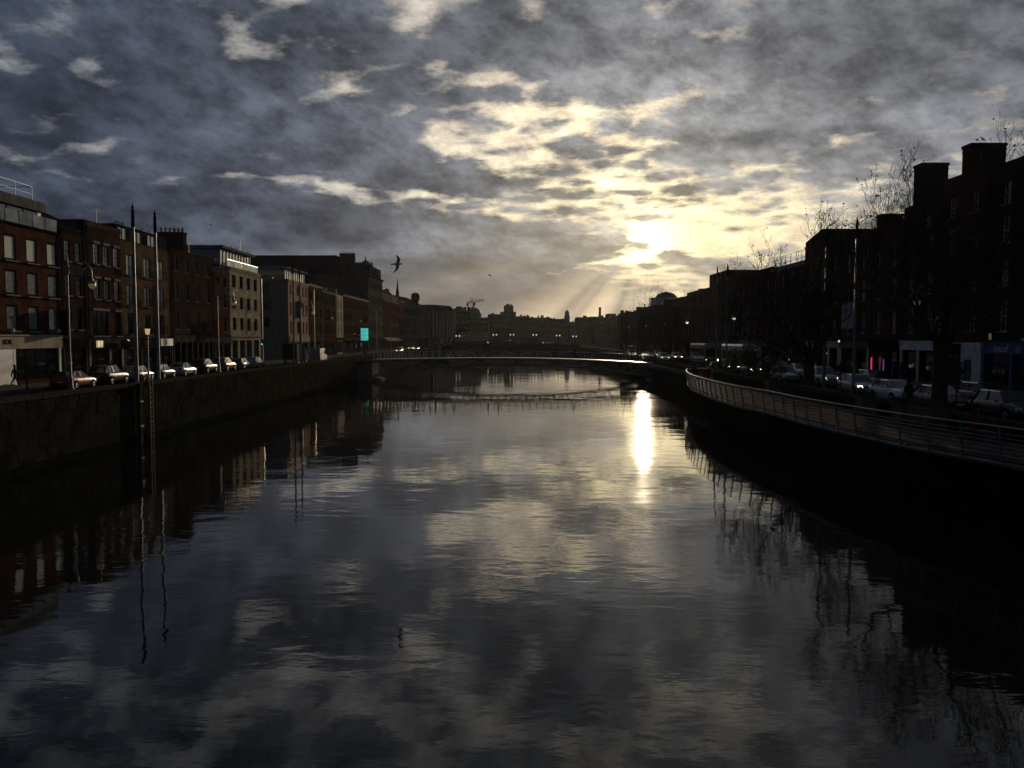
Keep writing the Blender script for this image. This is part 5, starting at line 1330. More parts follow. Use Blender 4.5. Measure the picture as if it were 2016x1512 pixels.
def car_proto(kind, pm):
    K = KINDS[kind]; r_ = empty('parked_car', (0, 0, 0))
    def ring(s_):
        y, w, zb, zs, zt = s_
        return [(w * .86, y, zb), (w * .985, y, zb + .10), (w, y, zs - .22), (w * .985, y, zs), (w * .90, y, zt - .02), (w * .45, y, zt + .015)]
    b = MB(); loft(b, K['st'], ring)
    bo = b.obj('body', pm, r_, smooth=True)
    c0, c1, c2, c3, rz = K['cab']
    def top_at(y):
        st = K['st']
        for a, q in zip(st, st[1:]):
            if a[0] <= y <= q[0]:
                t = (y - a[0]) / (q[0] - a[0]); return a[4] + (q[4] - a[4]) * t, a[1] + (q[1] - a[1]) * t
        return st[-1][4], st[-1][1]
    za, wa = top_at(c0); zb_, wb_ = top_at(c3)
    w0, w1 = .88 * wa, .88 * wb_; wt = .66 * K['st'][3][1]
    lo = [(-w0, c0, za - .03), (w0, c0, za - .03), (w1, c3, zb_ - .03), (-w1, c3, zb_ - .03)]
    hi = [(-wt, c1, rz - .05), (wt, c1, rz - .05), (wt, c2, rz - .05), (-wt, c2, rz - .05)]
    MB().add(lo + hi, ((0, 4, 5, 1), (1, 5, 6, 2), (2, 6, 7, 3), (3, 7, 4, 0))).obj('glass', M['car_glass'], r_)
    rf = MB()
    e = .02
    rf.add([(-wt - e, c1 - e, rz - .055), (wt + e, c1 - e, rz - .055), (wt + e, c2 + e, rz - .055), (-wt - e, c2 + e, rz - .055),
            (-wt + .08, c1 + .10, rz), (wt - .08, c1 + .10, rz), (wt - .08, c2 - .14, rz + .005), (-wt + .08, c2 - .14, rz + .005)],
           ((0, 1, 5, 4), (1, 2, 6, 5), (2, 3, 7, 6), (3, 0, 4, 7), (4, 5, 6, 7)))
    for s_ in (-1, 1):      # pillars
        rf.bar((s_ * (w1 + .005), c3, zb_ - .03), (s_ * (wt + .01), c2, rz - .04), .07, .06)
        rf.bar((s_ * (w0 + .005), c0, za - .03), (s_ * (wt + .01), c1, rz - .04), .10, .08)
        ym = (c1 + c2) / 2; zm, wm_ = top_at(ym)
        rf.bar((s_ * (.88 * wm_ + .008), ym, zm - .03), (s_ * (wt + .012), ym - .05, rz - .04), .07, .04)
        if kind in ('saloon', 'estate', 'suv'):
            y2 = c1 + .25; z2, w2 = top_at(y2); rf.bar((s_ * (.88 * w2 + .008), y2 - .1, z2 - .03), (s_ * (wt + .012), y2, rz - .04), .07, .04)
    rf.obj('roof', pm, r_)
    wr0 = .35 if kind == 'suv' else .31
    tm = MB().tube([(-.10, 0, 0), (-.10, 0, 0), (.10, 0, 0)], [wr0 * .96, wr0, wr0], 18).mesh('tyre', M['tyre'])
    rm_ = MB()
    rm_.tube([(.10, 0, 0), (.115, 0, 0)], [wr0 * .66, wr0 * .62], 16)
    rimm = rm_.mesh('rim', M['rim'])
    am = MB().tube([(-.16, 0, 0), (.02, 0, 0)], wr0 * 1.17, 18).mesh('wheel_arch', M['black_paint'])
    wmax = K['st'][3][1]
    for s_ in (-1, 1):
        for y in K['wb']:
            w_ = link('wheel', tm, r_, (s_ * (wmax - .075), y, wr0), (0, 0, 0 if s_ > 0 else math.pi))
            link('rim', rimm, w_)
            link('wheel_arch', am, r_, (s_ * (wmax - .005), y, wr0 + .02), (0, 0, 0 if s_ > 0 else math.pi))
        st = K['st']
        f = st[-2]; q = MB().add([(s_ * .42, f[0] + .215, f[3] - .10), (s_ * .73, f[0] + .12, f[3] - .08), (s_ * .75, f[0] + .03, f[3] + .05), (s_ * .46, f[0] + .12, f[3] + .06),
                                   (s_ * .42, f[0] - .1, f[3] - .1), (s_ * .74, f[0] - .2, f[3] - .1), (s_ * .74, f[0] - .25, f[3] + .03), (s_ * .46, f[0] - .1, f[3] + .03)],
                                  ((0, 1, 2, 3), (0, 4, 5, 1), (1, 5, 6, 2), (2, 6, 7, 3), (3, 7, 4, 0)))
        q.obj('headlight', M['head_glass'], r_)
        g_ = st[1]
        MB().box(min(s_ * .52, s_ * .80), max(s_ * .52, s_ * .80), g_[0] - .10, g_[0] + .05, g_[3] - .12, g_[3] + .06).obj('tail_light', M['tail_red'], r_)
        MB().lathe([(.01, -.07), (.09, -.05), (.10, .04), (.01, .07)], 8).obj('mirror', pm, r_, (s_ * (wmax + .07), c3 - .45, zb_ + .08))
    st = K['st']
    MB().box(-.26, .26, st[-1][0] - .02, st[-1][0] + .015, st[-1][2] + .06, st[-1][2] + .17).obj('number_plate', M['plate'], r_)
    MB().box(-.26, .26, st[0][0] - .015, st[0][0] + .02, st[0][2] + .16, st[0][2] + .27).obj('number_plate', M['plate'], r_)
    MB().box(-.42, .42, st[-1][0] - .04, st[-1][0] + .01, st[-1][2] + .19, st[-1][2] + .27).obj('grille', M['black_paint'], r_)
    bl = MB()
    for s_ in (-1, 1): bl.bar((s_ * (.9 * wmax), -1.5, st[3][3] + .03), (s_ * (.9 * wmax), .8, st[3][3] + .03), .02, .02)
    return r_
CARP = {}
def car(kind, pname, col, x, d, face, label, group, name='parked_car', lit=False, rz=0.0):
    key = (kind, pname)
    if key not in CARP:
        CARP[key] = car_proto(kind, paint(pname, col)); o = CARP[key]
    else: o = copy_tree(CARP[key])
    o.name = name
    o.location = (x, d, RZ + .003); o.rotation_euler = (0, 0, (0 if face > 0 else math.pi) + rz)
    tag(o, label, 'car', group)
    for c_ in o.children:
        if c_.name.startswith('headlight'):
            if lit:
                c_.data = c_.data.copy(); c_.data.materials[0] = M['head_lit']
    return o
GL = 'cars parked nose to tail along the left quay'
left_cars = [
    ('saloon', 'maroon', (.22, .02, .018), 69.4, 'maroon saloon, nearest parked car on the left quay'),
    ('suv', 'black_brown', (.03, .028, .022), 75.4, 'black estate-backed off-roader parked behind the maroon saloon'),
    ('hatch', 'silver_a', (.46, .44, .40), 81.3, 'silver hatchback parked behind the nearest mast'),
    ('hatch', 'black', (.02, .02, .024), 86.6, 'black hatchback half hidden by the second mast'),
    ('saloon', 'pale_silver', (.52, .50, .46), 92.2, 'pale silver saloon parked just right of the masts'),
    ('suv', 'dark_green', (.03, .035, .03), 98.8, 'tall dark off-roader parked before the pot-crowned chimney house'),
    ('suv', 'bronze', (.20, .16, .11), 105.6, 'bronze off-roader parked by the red banner house'),
    ('hatch', 'grey', (.16, .16, .16), 112.2, 'grey hatchback parked just before the silver estate'),
    ('estate', 'silver_b', (.42, .40, .36), 118.4, 'silver estate, last of the parked row by the pale stone block'),
]
for k_, pn, col, d, lab in left_cars:
    car(k_, pn, col, -36.75, d, 1, lab, GL)
car('estate', 'white', (.6, .6, .6), -40.5, 163.0, 1, 'pale estate car turning out of the side street', 'moving cars', 'moving_car', rz=R(-62))
for i, (x, d, pn, col, l_) in enumerate(((-31.5, 232, 'white', (.6, .6, .6), 'white car coming towards the footbridge on the left quay'), (-35.5, 262, 'grey', (.16, .16, .16), 'grey car far along the left quay'),
                                (-31.8, 276, 'black', (.02, .02, .024), 'dark car with lit lamps near the stone bridge'), (-35.0, 288, 'maroon', (.22, .02, .018), 'small maroon car beside the stone bridge end'))):
    car('hatch', pn, col, x, d, -1, l_, 'moving cars', 'moving_car', lit=(i in (0, 2, 3)))
GRR = 'cars queuing along the right quay'
right_cars = [
    ('hatch', 'dark_grey', (.06, .06, .065), 25.6, 42.6, 'dark car at the right edge, closest to the boardwalk', False),
    ('saloon', 'charcoal', (.10, .10, .11), 25.0, 48.3, 'charcoal saloon behind the near tree', False),
    ('hatch', 'brown', (.10, .07, .06), 28.9, 50.5, 'brownish hatchback in the far lane beneath the blue shop', False),
    ('saloon', 'white', (.6, .6, .6), 25.3, 54.6, 'white saloon right behind the standing man', False),
    ('hatch', 'white_b', (.52, .54, .58), 26.0, 62.2, 'white hatchback with one headlamp lit beneath the pink strip', True),
    ('estate', 'dark_blue', (.03, .04, .07), 30.4, 69.5, 'dark estate in the far lane before the pink strip', False),
    ('suv', 'silver_c', (.40, .41, .44), 26.8, 71.5, 'silver off-roader just right of the smaller bare tree trunk', True),
    ('estate', 'silver_d', (.36, .37, .40), 26.0, 79.0, 'silver estate hidden partly by the tree trunk', False),
    ('suv', 'silver_c', (.40, .41, .44), 27.6, 85.5, 'silver boxy car left of the smaller bare tree trunk', True),
    ('saloon', 'silver_b2', (.42, .42, .44), 30.6, 88.0, 'silver saloon in the far lane left of the tree trunk', False),
    ('hatch', 'blue_grey', (.14, .16, .20), 27.2, 94.0, 'blue grey hatchback beside the trimmed bushes', True),
    ('hatch', 'dark_blue', (.03, .04, .07), 30.8, 97.5, 'dark hatchback behind the trimmed bushes', False),
    ('saloon', 'black', (.02, .02, .024), 27.0, 103.0, 'black saloon farther back in the right queue', True),
    ('estate', 'white', (.6, .6, .6), 27.4, 150.0, 'white estate with lit lamps beyond the footbridge end', True),
    ('hatch', 'grey', (.16, .16, .16), 31.0, 156.0, 'grey hatchback beyond the footbridge end', True),
    ('saloon', 'black', (.02, .02, .024), 27.2, 166.0, 'black saloon with lit lamps beyond the footbridge', True),
    ('hatch', 'maroon', (.22, .02, .018), 31.2, 176.0, 'maroon hatchback in the distant right queue', True),
    ('estate', 'grey_b', (.2, .2, .2), 27.4, 190.0, 'grey estate in the distant right queue', True),
]
for k_, pn, col, x, d, lab, lit in right_cars:
    car(k_, pn, col, x, d, -1, lab, GRR, 'queuing_car', lit=lit)
# van and box lorry on the left
def wheelset(r_, xs_, ys, wr0=.38):
    tm = MB().tube([(-.12, 0, 0), (.12, 0, 0)], wr0, 16).mesh('tyre', M['tyre'])
    rimm = MB().tube([(.12, 0, 0), (.135, 0, 0)], wr0 * .6, 12).mesh('rim', M['rim'])
    for x in xs_:
        for y in ys:
            w_ = link('wheel', tm, r_, (x, y, wr0), (0, 0, 0 if x > 0 else math.pi)); link('rim', rimm, w_)
lo = empty('box_lorry', (-34.4, 131.5, RZ), R(0), 'dark box lorry with a pale lit rear panel beside the pink corner house', 'lorry')
MB().box(-1.1, 1.1, -3.4, 2.0, .8, 3.3).obj('cargo_box', M['black_paint'], lo)
MB().box(-1.06, 1.06, 1.98 + .04, 2.06, .85, 3.25).obj('bulkhead', M['concrete'], lo)
MB().add([(-1.05, 2.1, .5), (1.05, 2.1, .5), (1.05, 3.7, .5), (-1.05, 3.7, .5), (-1.0, 2.1, 2.5), (1.0, 2.1, 2.5), (1.0, 3.2, 2.5), (-1.0, 3.2, 2.5), (-1.05, 3.7, 1.4), (1.05, 3.7, 1.4)], ((0, 1, 5, 4), (1, 2, 9, 6, 5), (0, 4, 7, 8, 3), (4, 5, 6, 7), (2, 3, 8, 9), (8, 7, 6, 9))).obj('cab', M['render_grey'], lo)
MB().box(1.105, 1.13, -3.3, -.4, .75, 3.25).obj('side_panel', M['concrete'], lo)
wheelset(lo, (-.95, .95), (-2.2, 2.8))
vn = empty('delivery_van', (-33.9, 145.0, RZ), R(0), 'grey delivery van driving ahead of the dark box lorry', 'van')
b = MB()
b.add([(-.95, -2.6, .35), (.95, -2.6, .35), (.95, 2.6, .35), (-.95, 2.6, .35), (-.88, -2.55, 2.35), (.88, -2.55, 2.35), (.85, 1.2, 2.4), (-.85, 1.2, 2.4), (.9, 2.0, 1.35), (-.9, 2.0, 1.35), (.9, 2.6, 1.0), (-.9, 2.6, 1.0)],
      ((0, 1, 5, 4), (1, 2, 10, 8, 6, 5), (0, 4, 7, 9, 11, 3), (4, 5, 6, 7), (6, 8, 9, 7), (8, 10, 11, 9), (2, 3, 11, 10)))
b.obj('body', paint('van_grey', (.12, .12, .15)), vn)
MB().add([(-.80, 1.27, 2.31), (.80, 1.27, 2.31), (.85, 1.98, 1.42), (-.85, 1.98, 1.42)], ((0, 1, 2, 3),)).obj('windscreen', M['car_glass'], vn)
MB().box(.905, .955, .9, 1.8, 1.35, 2.0).obj('side_window', M['car_glass'], vn)
wheelset(vn, (-.86, .86), (-1.7, 1.7), .35)

# coaches and double decker
def bus(name, label, x, y, z, rz, L, W, H, decks, body, stripe):
    r_ = empty(name, (x, y, z), rz, label, 'bus')
    b = MB(); h0 = .32
    pr = [(W / 2 * .96, h0), (W / 2, h0 + .3), (W / 2, H - .25), (W / 2 * .86, H), (-W / 2 * .86, H), (-W / 2, H - .25), (-W / 2, h0 + .3), (-W / 2 * .96, h0)]
    vs = [(px, yy, pz) for yy in (-L / 2, L / 2) for px, pz in pr]; n = len(pr)
    b.add(vs, [tuple(range(n))[::-1], tuple(range(n, 2 * n))] + [(i, (i + 1) % n, n + (i + 1) % n, n + i) for i in range(n)])
    b.obj('body', body, r_)
    rows = [(1.15, 1.95)] if decks == 1 else [(1.2, 2.0), (2.75, 3.55)]
    if decks == 1: rows = [(1.3, 2.5)]
    nn = int(L / 1.5)
    for z0, z1 in rows:
        for i in range(nn):
            y0 = -L / 2 + .3 + (L - .6) * i / nn
            for s_ in (-1, 1):
                MB().box(*sorted((s_ * (W / 2 + .004), s_ * (W / 2 + .03))), y0 + .06, y0 + (L - .6) / nn - .06, z0, z1).obj('side_window', M['car_glass'], r_)
        MB().box(-W / 2 + .12, W / 2 - .12, -L / 2 - .03, -L / 2 - .004, z0 - .1, z1 + .1).obj('windscreen', M['car_glass'], r_)
        MB().box(-W / 2 + .12, W / 2 - .12, L / 2 + .004, L / 2 + .03, z0, z1).obj('rear_window', M['car_glass'], r_)
    MB().box(-W / 2 - .012, W / 2 + .012, -L / 2 - .012, L / 2 + .012, .55, .85).obj('stripe', stripe, r_)
    for s_ in (-1, 1): MB().tube([(s_ * .85, -L / 2 - .05, .7), (s_ * .85, -L / 2 - .0, .7)], .13, 10).obj('headlight', M['head_lit'], r_)
    wheelset(r_, (-W / 2 + .1, W / 2 - .1), (-L / 2 + 2.2, L / 2 - 2.6), .46)
    return r_
bus('double_decker_bus', 'yellow and blue double decker crossing the stone bridge', at(932, 297), 297, sz(-13) + .02, R(90), 10.4, 2.5, 4.3, 2, M['bus_yellow'], M['bus_blue'])
bus('coach', 'white coach nearer the trimmed bushes with sunlit roof', 31.0, 112.5, RZ, R(0), 10.5, 2.5, 3.35, 1, paint('coach_white', (.6, .6, .6)), paint('dark_blue', (.03, .04, .07)))
bus('coach', 'farther pale coach catching the sun beyond the bushes', 31.6, 136.0, RZ, R(0), 10.5, 2.5, 3.3, 1, paint('coach_grey', (.30, .31, .33)), paint('maroon', (.22, .02, .018)))
# cars on the stone bridge
for i, (x, pn, col, l_) in enumerate(((2.6, 'silver_d', (.36, .37, .40), 'silver car at the middle of the stone bridge'), (13.0, 'white_b', (.52, .54, .58), 'white car right of centre on the stone bridge'), (-2.0, 'black', (.02, .02, .024), 'black car left of centre on the stone bridge'), (19.0, 'grey', (.16, .16, .16), 'grey car near the right end of the stone bridge'))):
    o = car('hatch', pn, col, x, DG + 4.5, 1, l_, 'cars crossing the stone bridge', 'moving_car', rz=R(90)); o.location.z = sz(x) + .01

# ================================================================== TREES
def make_tree(name, x, d, label, seed, fork_z, top_z, r0, spread, lean=0.0, group=None, levels=6, bias=(0, 0)):
    rd = random.Random(seed)
    r_ = empty(name, (x, d, RZ + .1), 0, label, 'tree', group)
    tr = MB(); cw = MB(); lf = MB()
    H = top_z - RZ - .1; fz = fork_z - RZ - .1
    pts = [Vector((0, 0, -.2)), Vector((0, 0, .3)), Vector((.05 + lean * .2, 0, fz * .45)), Vector((lean * .6, .05, fz * .8)), Vector((lean, 0, fz))]
    tr.tube(pts, [r0 * 1.45, r0 * 1.15, r0 * .98, r0 * .95, r0 * 1.02], 12)
    def branch(p, dr, L, r, lv):
        n = 4 if lv < 4 else 3
        ps, rs = [p.copy()], [r]
        dd = dr.copy(); q = p.copy()
        for i in range(n):
            j = .24 if lv < 3 else .26
            dd = (dd + Vector((rd.uniform(-j, j), rd.uniform(-j, j), rd.uniform(-j * .6, j)))).normalized()
            if lv > 1: dd = (dd + Vector((0, 0, .10))).normalized()
            q = q + dd * (L / n); ps.append(q.copy()); rs.append(max(r * (1 - .45 * (i + 1) / n), .012 if lv < 6 else .008))
        (tr if lv <= 2 else cw).tube(ps, rs, 9 if lv <= 1 else (6 if lv == 2 else (5 if lv == 3 else 3)), caps=lv <= 2)
        if lv >= levels:
            if rd.random() < .35:
                a = rd.uniform(0, 6.28); s_ = rd.uniform(.04, .09); c_ = q
                u = Vector((math.cos(a), math.sin(a), 0)) * s_; v = Vector((rd.uniform(-.4, .4), 0, -1)).normalized() * s_ * 1.3
                lf.add([c_, c_ + u + v * .5, c_ + v, c_ - u + v * .5], ((0, 1, 2, 3),))
            return
        nc = 4 if lv <= 1 else (3 if lv > 3 else 3 + (rd.random() < .4))
        for i in range(nc):
            if i == 0: t = 1.0
            else: t = rd.uniform(.35, .98)
            k_ = min(n - 1, int(t * n)); f = t * n - k_
            o_ = ps[k_] + (ps[k_ + 1] - ps[k_]) * f; rr_ = rs[k_] + (rs[k_ + 1] - rs[k_]) * f
            base_d = (ps[k_ + 1] - ps[k_]).normalized()
            a = rd.uniform(0, 6.28); perp = base_d.cross(Vector((math.cos(a), math.sin(a), .3))).normalized()
            ang_ = rd.uniform(.25, .5) if i == 0 else rd.uniform(.5, 1.05)
            nd = (base_d * math.cos(ang_) + perp * math.sin(ang_)).normalized()
            branch(o_, nd, L * (rd.uniform(.60, .78) if i == 0 else rd.uniform(.46, .72)), rr_ * (.86 if i == 0 else rd.uniform(.42, .6)), lv + 1)
    top = pts[-1]
    nb = 5
    for i in range(nb):
        a = 2 * math.pi * i / nb + rd.uniform(-.4, .4)
        el__ = rd.uniform(.75, 1.25) if i else 1.45
        dv = Vector((math.cos(a) * math.cos(el__) * spread + bias[0], math.sin(a) * math.cos(el__) * spread + bias[1], math.sin(el__))).normalized()
        branch(top - Vector((0, 0, rd.uniform(.05, .9))), dv, (H - fz) * rd.uniform(.40, .50), r0 * rd.uniform(.42, .6), 1)
    # low side limbs
    for i in range(3):
        a = rd.uniform(0, 6.28)
        branch(Vector((lean * .8, 0, fz * rd.uniform(.62, .9))), Vector((math.cos(a), math.sin(a) * .6, rd.uniform(.35, .8))).normalized(), (H - fz) * .34, r0 * .3, 2)
    tr.obj('trunk', M['bark'], r_, smooth=True)
    cw.obj('crown', M['twig'], r_)
    tag(lf.obj('dead_leaves', M['dead_leaf'], r_), kind='stuff')
    return r_
big_tree = make_tree('plane_tree', 22.9, 44.3, 'big bare plane tree rising in front of the brick chimneys', 21, 6.6, 16.3, .37, 1.7, levels=7)
big_tree.rotation_euler.z = R(-62)
make_tree('plane_tree', 22.9, 64.0, 'smaller bare plane tree with forked trunk left of the tall masts', 38, 5.2, 14.8, .42, 1.7, lean=.15, levels=7)
make_tree('bare_tree', 35.5, 196.0, 'distant bare tree rising beside the domed rotunda', 8, 9.0, 19.0, .3, 1.0, levels=5)
make_tree('bare_tree', 34.5, 176.0, 'distant bare tree in front of the far brick terraces', 15, 7.0, 13.5, .25, 1.0, levels=5)

def leafy(name, label, x, d, z0, rx, rz_, n, stem_r, group=None, cat='tree', seed=1, ls=.09, ground=RZ + .13):
    rd = random.Random(seed)
    r_ = empty(name, (x, d, ground), 0, label, cat, group)
    zc_ = z0 - ground
    MB().tube([(0, 0, -.1), (.02, 0, zc_ * .5), (0, 0, zc_ - rz_ * .3)], [stem_r, stem_r * .8, stem_r * .7], 7).obj('trunk', M['bark'], r_)
    lf = MB()
    cl_ = [Vector((rd.gauss(0, .45) * rx, rd.gauss(0, .45) * rx, zc_ + rd.gauss(0, .45) * rz_)) for _ in range(26)]
    for i in range(n):
        c_ = rd.choice(cl_); v = Vector((rd.gauss(0, 1), rd.gauss(0, 1), rd.gauss(0, 1))).normalized() * rd.uniform(.5, 1) * rx * .42
        p = c_ + v
        a = Vector((rd.gauss(0, 1), rd.gauss(0, 1), rd.gauss(0, 1))).normalized(); b_ = a.cross(Vector((rd.gauss(0, 1), rd.gauss(0, 1), rd.gauss(0, 1)))).normalized()
        s_ = ls * rd.uniform(.6, 1.3)
        lf.add([p - a * s_, p + b_ * s_ * .5, p + a * s_, p - b_ * s_ * .5], ((0, 1, 2, 3),))
    tag(lf.obj('crown', M['evergreen'], r_), kind='stuff')
    return r_
leafy('evergreen_tree', 'leftmost dark leafy tree beside the far bend of the boardwalk', 22.6, 84.0, 4.5, 1.0, 1.2, 2600, .08, seed=3)
leafy('evergreen_tree', 'taller dark leafy tree in the middle of the trimmed row', 22.7, 79.5, 4.7, 1.1, 1.4, 2800, .08, seed=4)
leafy('evergreen_tree', 'rightmost dark leafy tree of the row beside the silver cars', 22.7, 73.0, 4.2, 1.0, .8, 2400, .08, seed=5)
leafy('ball_tree', 'small clipped ball tree on a thin stem right of the big trunk', 22.9, 42.6, 5.0, .50, .50, 1800, .045, seed=6, ls=.05)
leafy('ball_tree', 'small clipped ball tree on a thin stem between the right masts', 22.9, 57.6, 4.7, .42, .45, 1500, .045, seed=7, ls=.05)
# planters standing on the boardwalk against the wall
for i, (d, l_) in enumerate(((45.0, 'dark square planter left of the standing man'), (40.6, 'dark square planter directly below the standing man'), (38.4, 'wide dark planter in front of the big tree trunk'), (61.5, 'dark square planter under the smaller bare tree'))):
    w = .95 if i == 2 else .5
    p_ = empty('planter', (19.35, d, BZ), 0, l_, 'planter', 'planters along the boardwalk wall')
    MB().box(-.45, .45, -w, w, 0, .95).box(-.49, .49, -w - .04, w + .04, .953, 1.02).obj('box', M['timber'], p_)
    lf = MB(); rd = random.Random(i)
    for _ in range(500):
        p = Vector((rd.uniform(-.4, .4), rd.uniform(-w, w), 1.02 + rd.uniform(0, .28))); a = Vector((rd.gauss(0, 1), rd.gauss(0, 1), rd.gauss(0, 1))).normalized() * .05; b_ = a.cross(Vector((rd.gauss(0, 1), 1, 0))).normalized() * .03
        lf.add([p - a, p + b_, p + a, p - b_], ((0, 1, 2, 3),))
    tag(lf.obj('foliage', M['evergreen'], p_), kind='stuff')

# ================================================================== PEOPLE
def body_mesh(pose, seed=0):
    """one continuous skinned figure 1.75 m tall, facing +y, feet on z = 0"""
    J = {}
    s_ = dict(walk=.26, stand=.05, run=.42).get(pose, .0)
    hipz = .93 if pose != 'sit' else .50
    J['pel'] = ((0, 0, hipz), .155)
    J['waist'] = ((0, .0, hipz + .16), .145)
    J['chest'] = ((0, .01, hipz + .38), .185)
    J['neck'] = ((0, .015, hipz + .55), .060)
    J['chin'] = ((0, .035, hipz + .63), .070)
    J['head'] = ((0, .03, hipz + .74), .095)
    J['crown'] = ((0, .01, hipz + .80), .060)
    for sd, n in ((-1, 'l'), (1, 'r')):
        f = sd * s_
        J['sh' + n] = ((sd * .185, 0, hipz + .45), .085)
        J['el' + n] = ((sd * .24, -f * .45 - .02, hipz + .19), .066)
        J['wr' + n] = ((sd * .235, -f * .95 + .08, hipz - .02), .048)
        J['ha' + n] = ((sd * .225, -f * 1.1 + .12, hipz - .11), .036)
        J['fi' + n] = ((sd * .215, -f * 1.15 + .13, hipz - .19), .018)
        J['th' + n] = ((sd * .19, -f * 1.05 + .17, hipz - .12), .014)
        J['hp' + n] = ((sd * .095, 0, hipz - .04), .115)
        if pose == 'sit':
            J['kn' + n] = ((sd * .12, .42, hipz + .0), .066); J['an' + n] = ((sd * .12, .44, .09), .046); J['to' + n] = ((sd * .13, .62, .04), .034)
        else:
            J['kn' + n] = ((sd * .10, f * .75 + .03, .50), .080); J['an' + n] = ((sd * .10, f * 1.35 - (.04 if f < 0 else 0), .09 + (.07 if f < -.1 else 0)), .060)
            J['to' + n] = ((sd * .11, f * 1.35 + .18, .035), .034)
    E = [('pel', 'waist'), ('waist', 'chest'), ('chest', 'neck'), ('neck', 'chin'), ('chin', 'head'), ('head', 'crown')]
    for n in 'lr': E += [('chest', 'sh' + n), ('sh' + n, 'el' + n), ('el' + n, 'wr' + n), ('wr' + n, 'ha' + n), ('ha' + n, 'fi' + n), ('ha' + n, 'th' + n), ('pel', 'hp' + n), ('hp' + n, 'kn' + n), ('kn' + n, 'an' + n), ('an' + n, 'to' + n)]
    names = list(J); me = bpy.data.meshes.new('person')
    me.from_pydata([J[k][0] for k in names], [(names.index(a), names.index(b)) for a, b in E], [])
    o = bpy.data.objects.new('tmp', me); C.objects.link(o)
    md = o.modifiers.new('skin', 'SKIN'); o.modifiers.new('sub', 'SUBSURF').levels = 1
    for i, k in enumerate(names):
        sv = me.skin_vertices[0].data[i]; r = J[k][1]
        sv.radius = (r, r * .75) if k in ('pel', 'waist', 'chest') else (r, r)
        sv.use_root = (k == 'pel')
    dg = bpy.context.evaluated_depsgraph_get(); dg.update()
    out = bpy.data.meshes.new_from_object(o.evaluated_get(dg))
    bpy.data.objects.remove(o); bpy.data.meshes.remove(me)
    out.name = 'person'
    out.materials.clear()
    for p in out.polygons:
        z = p.center.z; x = abs(p.center.x)
        if z > hipz + .56 or (x > .17 and z < hipz - .03 and z > hipz - .3 and pose != 'sit') or (pose == 'sit' and x > .17 and hipz - .3 < z < hipz - .03): k = 2
        elif z > hipz - .06: k = 0
        elif z < .10: k = 3
        else: k = 1
        p.material_index = k; p.use_smooth = True
    return out
PB = {}
def hair_mesh(hipz):
    q = MB()
    q.tube([(0, .0, hipz + .70), (0, -.01, hipz + .76), (0, -.005, hipz + .82), (0, 0, hipz + .865), (0, 0, hipz + .88)], [.098, .108, .098, .06, .01], 12)
    # keep the face clear: push the front back
    q.v = [(x, min(y, .055 if z > hipz + .79 else .0), z) for x, y, z in q.v]
    return q.mesh('hair', M['hair'], True)
def person(x, d, z, rz, pose, top, legs, label, scale=1.0, bag=False, group=None):
    if pose not in PB: PB[pose] = (body_mesh(pose), hair_mesh(.93 if pose != 'sit' else .50))
    me = PB[pose][0].copy(); me.materials.clear()
    for m_ in (M[top], M[legs], M['skin'], M['black_paint']): me.materials.append(m_)
    o = link('person', me, None, (x, d, z), (0, 0, rz)); o.scale = (scale,) * 3
    tag(o, label, 'person', group)
    link('hair', PB[pose][1], o)
    if bag:
        b_ = link('backpack', MB().box(-.14, .14, -.30, -.13, 1.08, 1.45).box(-.11, .11, -.36, -.303, 1.12, 1.32).mesh('backpack', M['cloth_dark']), None, (x, d, z), (0, 0, rz))
        tag(b_, 'small dark backpack worn by ' + bag, 'backpack')
    return o
PG = 'people on the footbridge'
for px, rz, pose, t, l_, lab in (
    (833, 90, 'walk', 'cloth_grey', 'cloth_dark', 'leftmost walker on the footbridge, in grey'),
    (848, 80, 'stand', 'cloth_dark', 'cloth_dark', 'darker half of the pair standing close together on the footbridge'),
    (858, -90, 'stand', 'cloth_brown', 'cloth_dark', 'brown clad half of the pair standing close together on the footbridge'),
    (876, 90, 'walk', 'cloth_dark', 'cloth_grey', 'walker in dark coat just right of the standing pair'),
    (893, -90, 'walk', 'cloth_brown', 'cloth_dark', 'walker in brown below the double decker bus'),
    (961, 90, 'stand', 'cloth_dark', 'cloth_dark', 'lone standing figure near the middle of the footbridge'),
    (981, -90, 'walk', 'cloth_grey', 'cloth_dark', 'walker just right of the footbridge middle'),
    (1131, 90, 'run', 'cloth_dark', 'cloth_dark', 'figure striding alone with legs apart on the right half of the footbridge'),
    (1243, -90, 'walk', 'cloth_dark', 'cloth_dark', 'first of two walkers at the right end of the footbridge'),
    (1255, 90, 'walk', 'cloth_red', 'cloth_dark', 'walker in dark red at the right end of the footbridge')):
    x = at(px, DB)
    person(x, DB + (.5 if px % 2 else -.6), deckz(x) + .01, R(rz), pose, t, l_, lab, group=PG)
person(21.9, 45.6, RZ + .14, R(15), 'stand', 'cloth_dark', 'cloth_dark', 'man in dark jacket standing behind the boardwalk planters', 1.02)
person(17.7, 74.5, BZ + .01, R(160), 'walk', 'cloth_red', 'cloth_dark', 'person in dark red walking at the far bend of the boardwalk')
person(17.2, 78.2, BZ + .01, R(20), 'walk', 'cloth_dark', 'cloth_grey', 'person in dark coat deeper along the boardwalk')
person(19.2, 34.2, BZ + .01, R(80), 'sit', 'cloth_red', 'cloth_brown', 'seated person in dull red near the right end of the boardwalk')
bn_ = empty('bench', (19.45, 34.2, BZ), 0, 'plain timber bench carrying the seated person in red', 'bench')
MB().box(-.28, .25, -.9, .9, .36, .42).obj('seat', M['timber'], bn_)
for y in (-.75, .75): MB().box(-.22, .2, y - .05, y + .05, 0.0, .357).obj('leg', M['galv'], bn_)
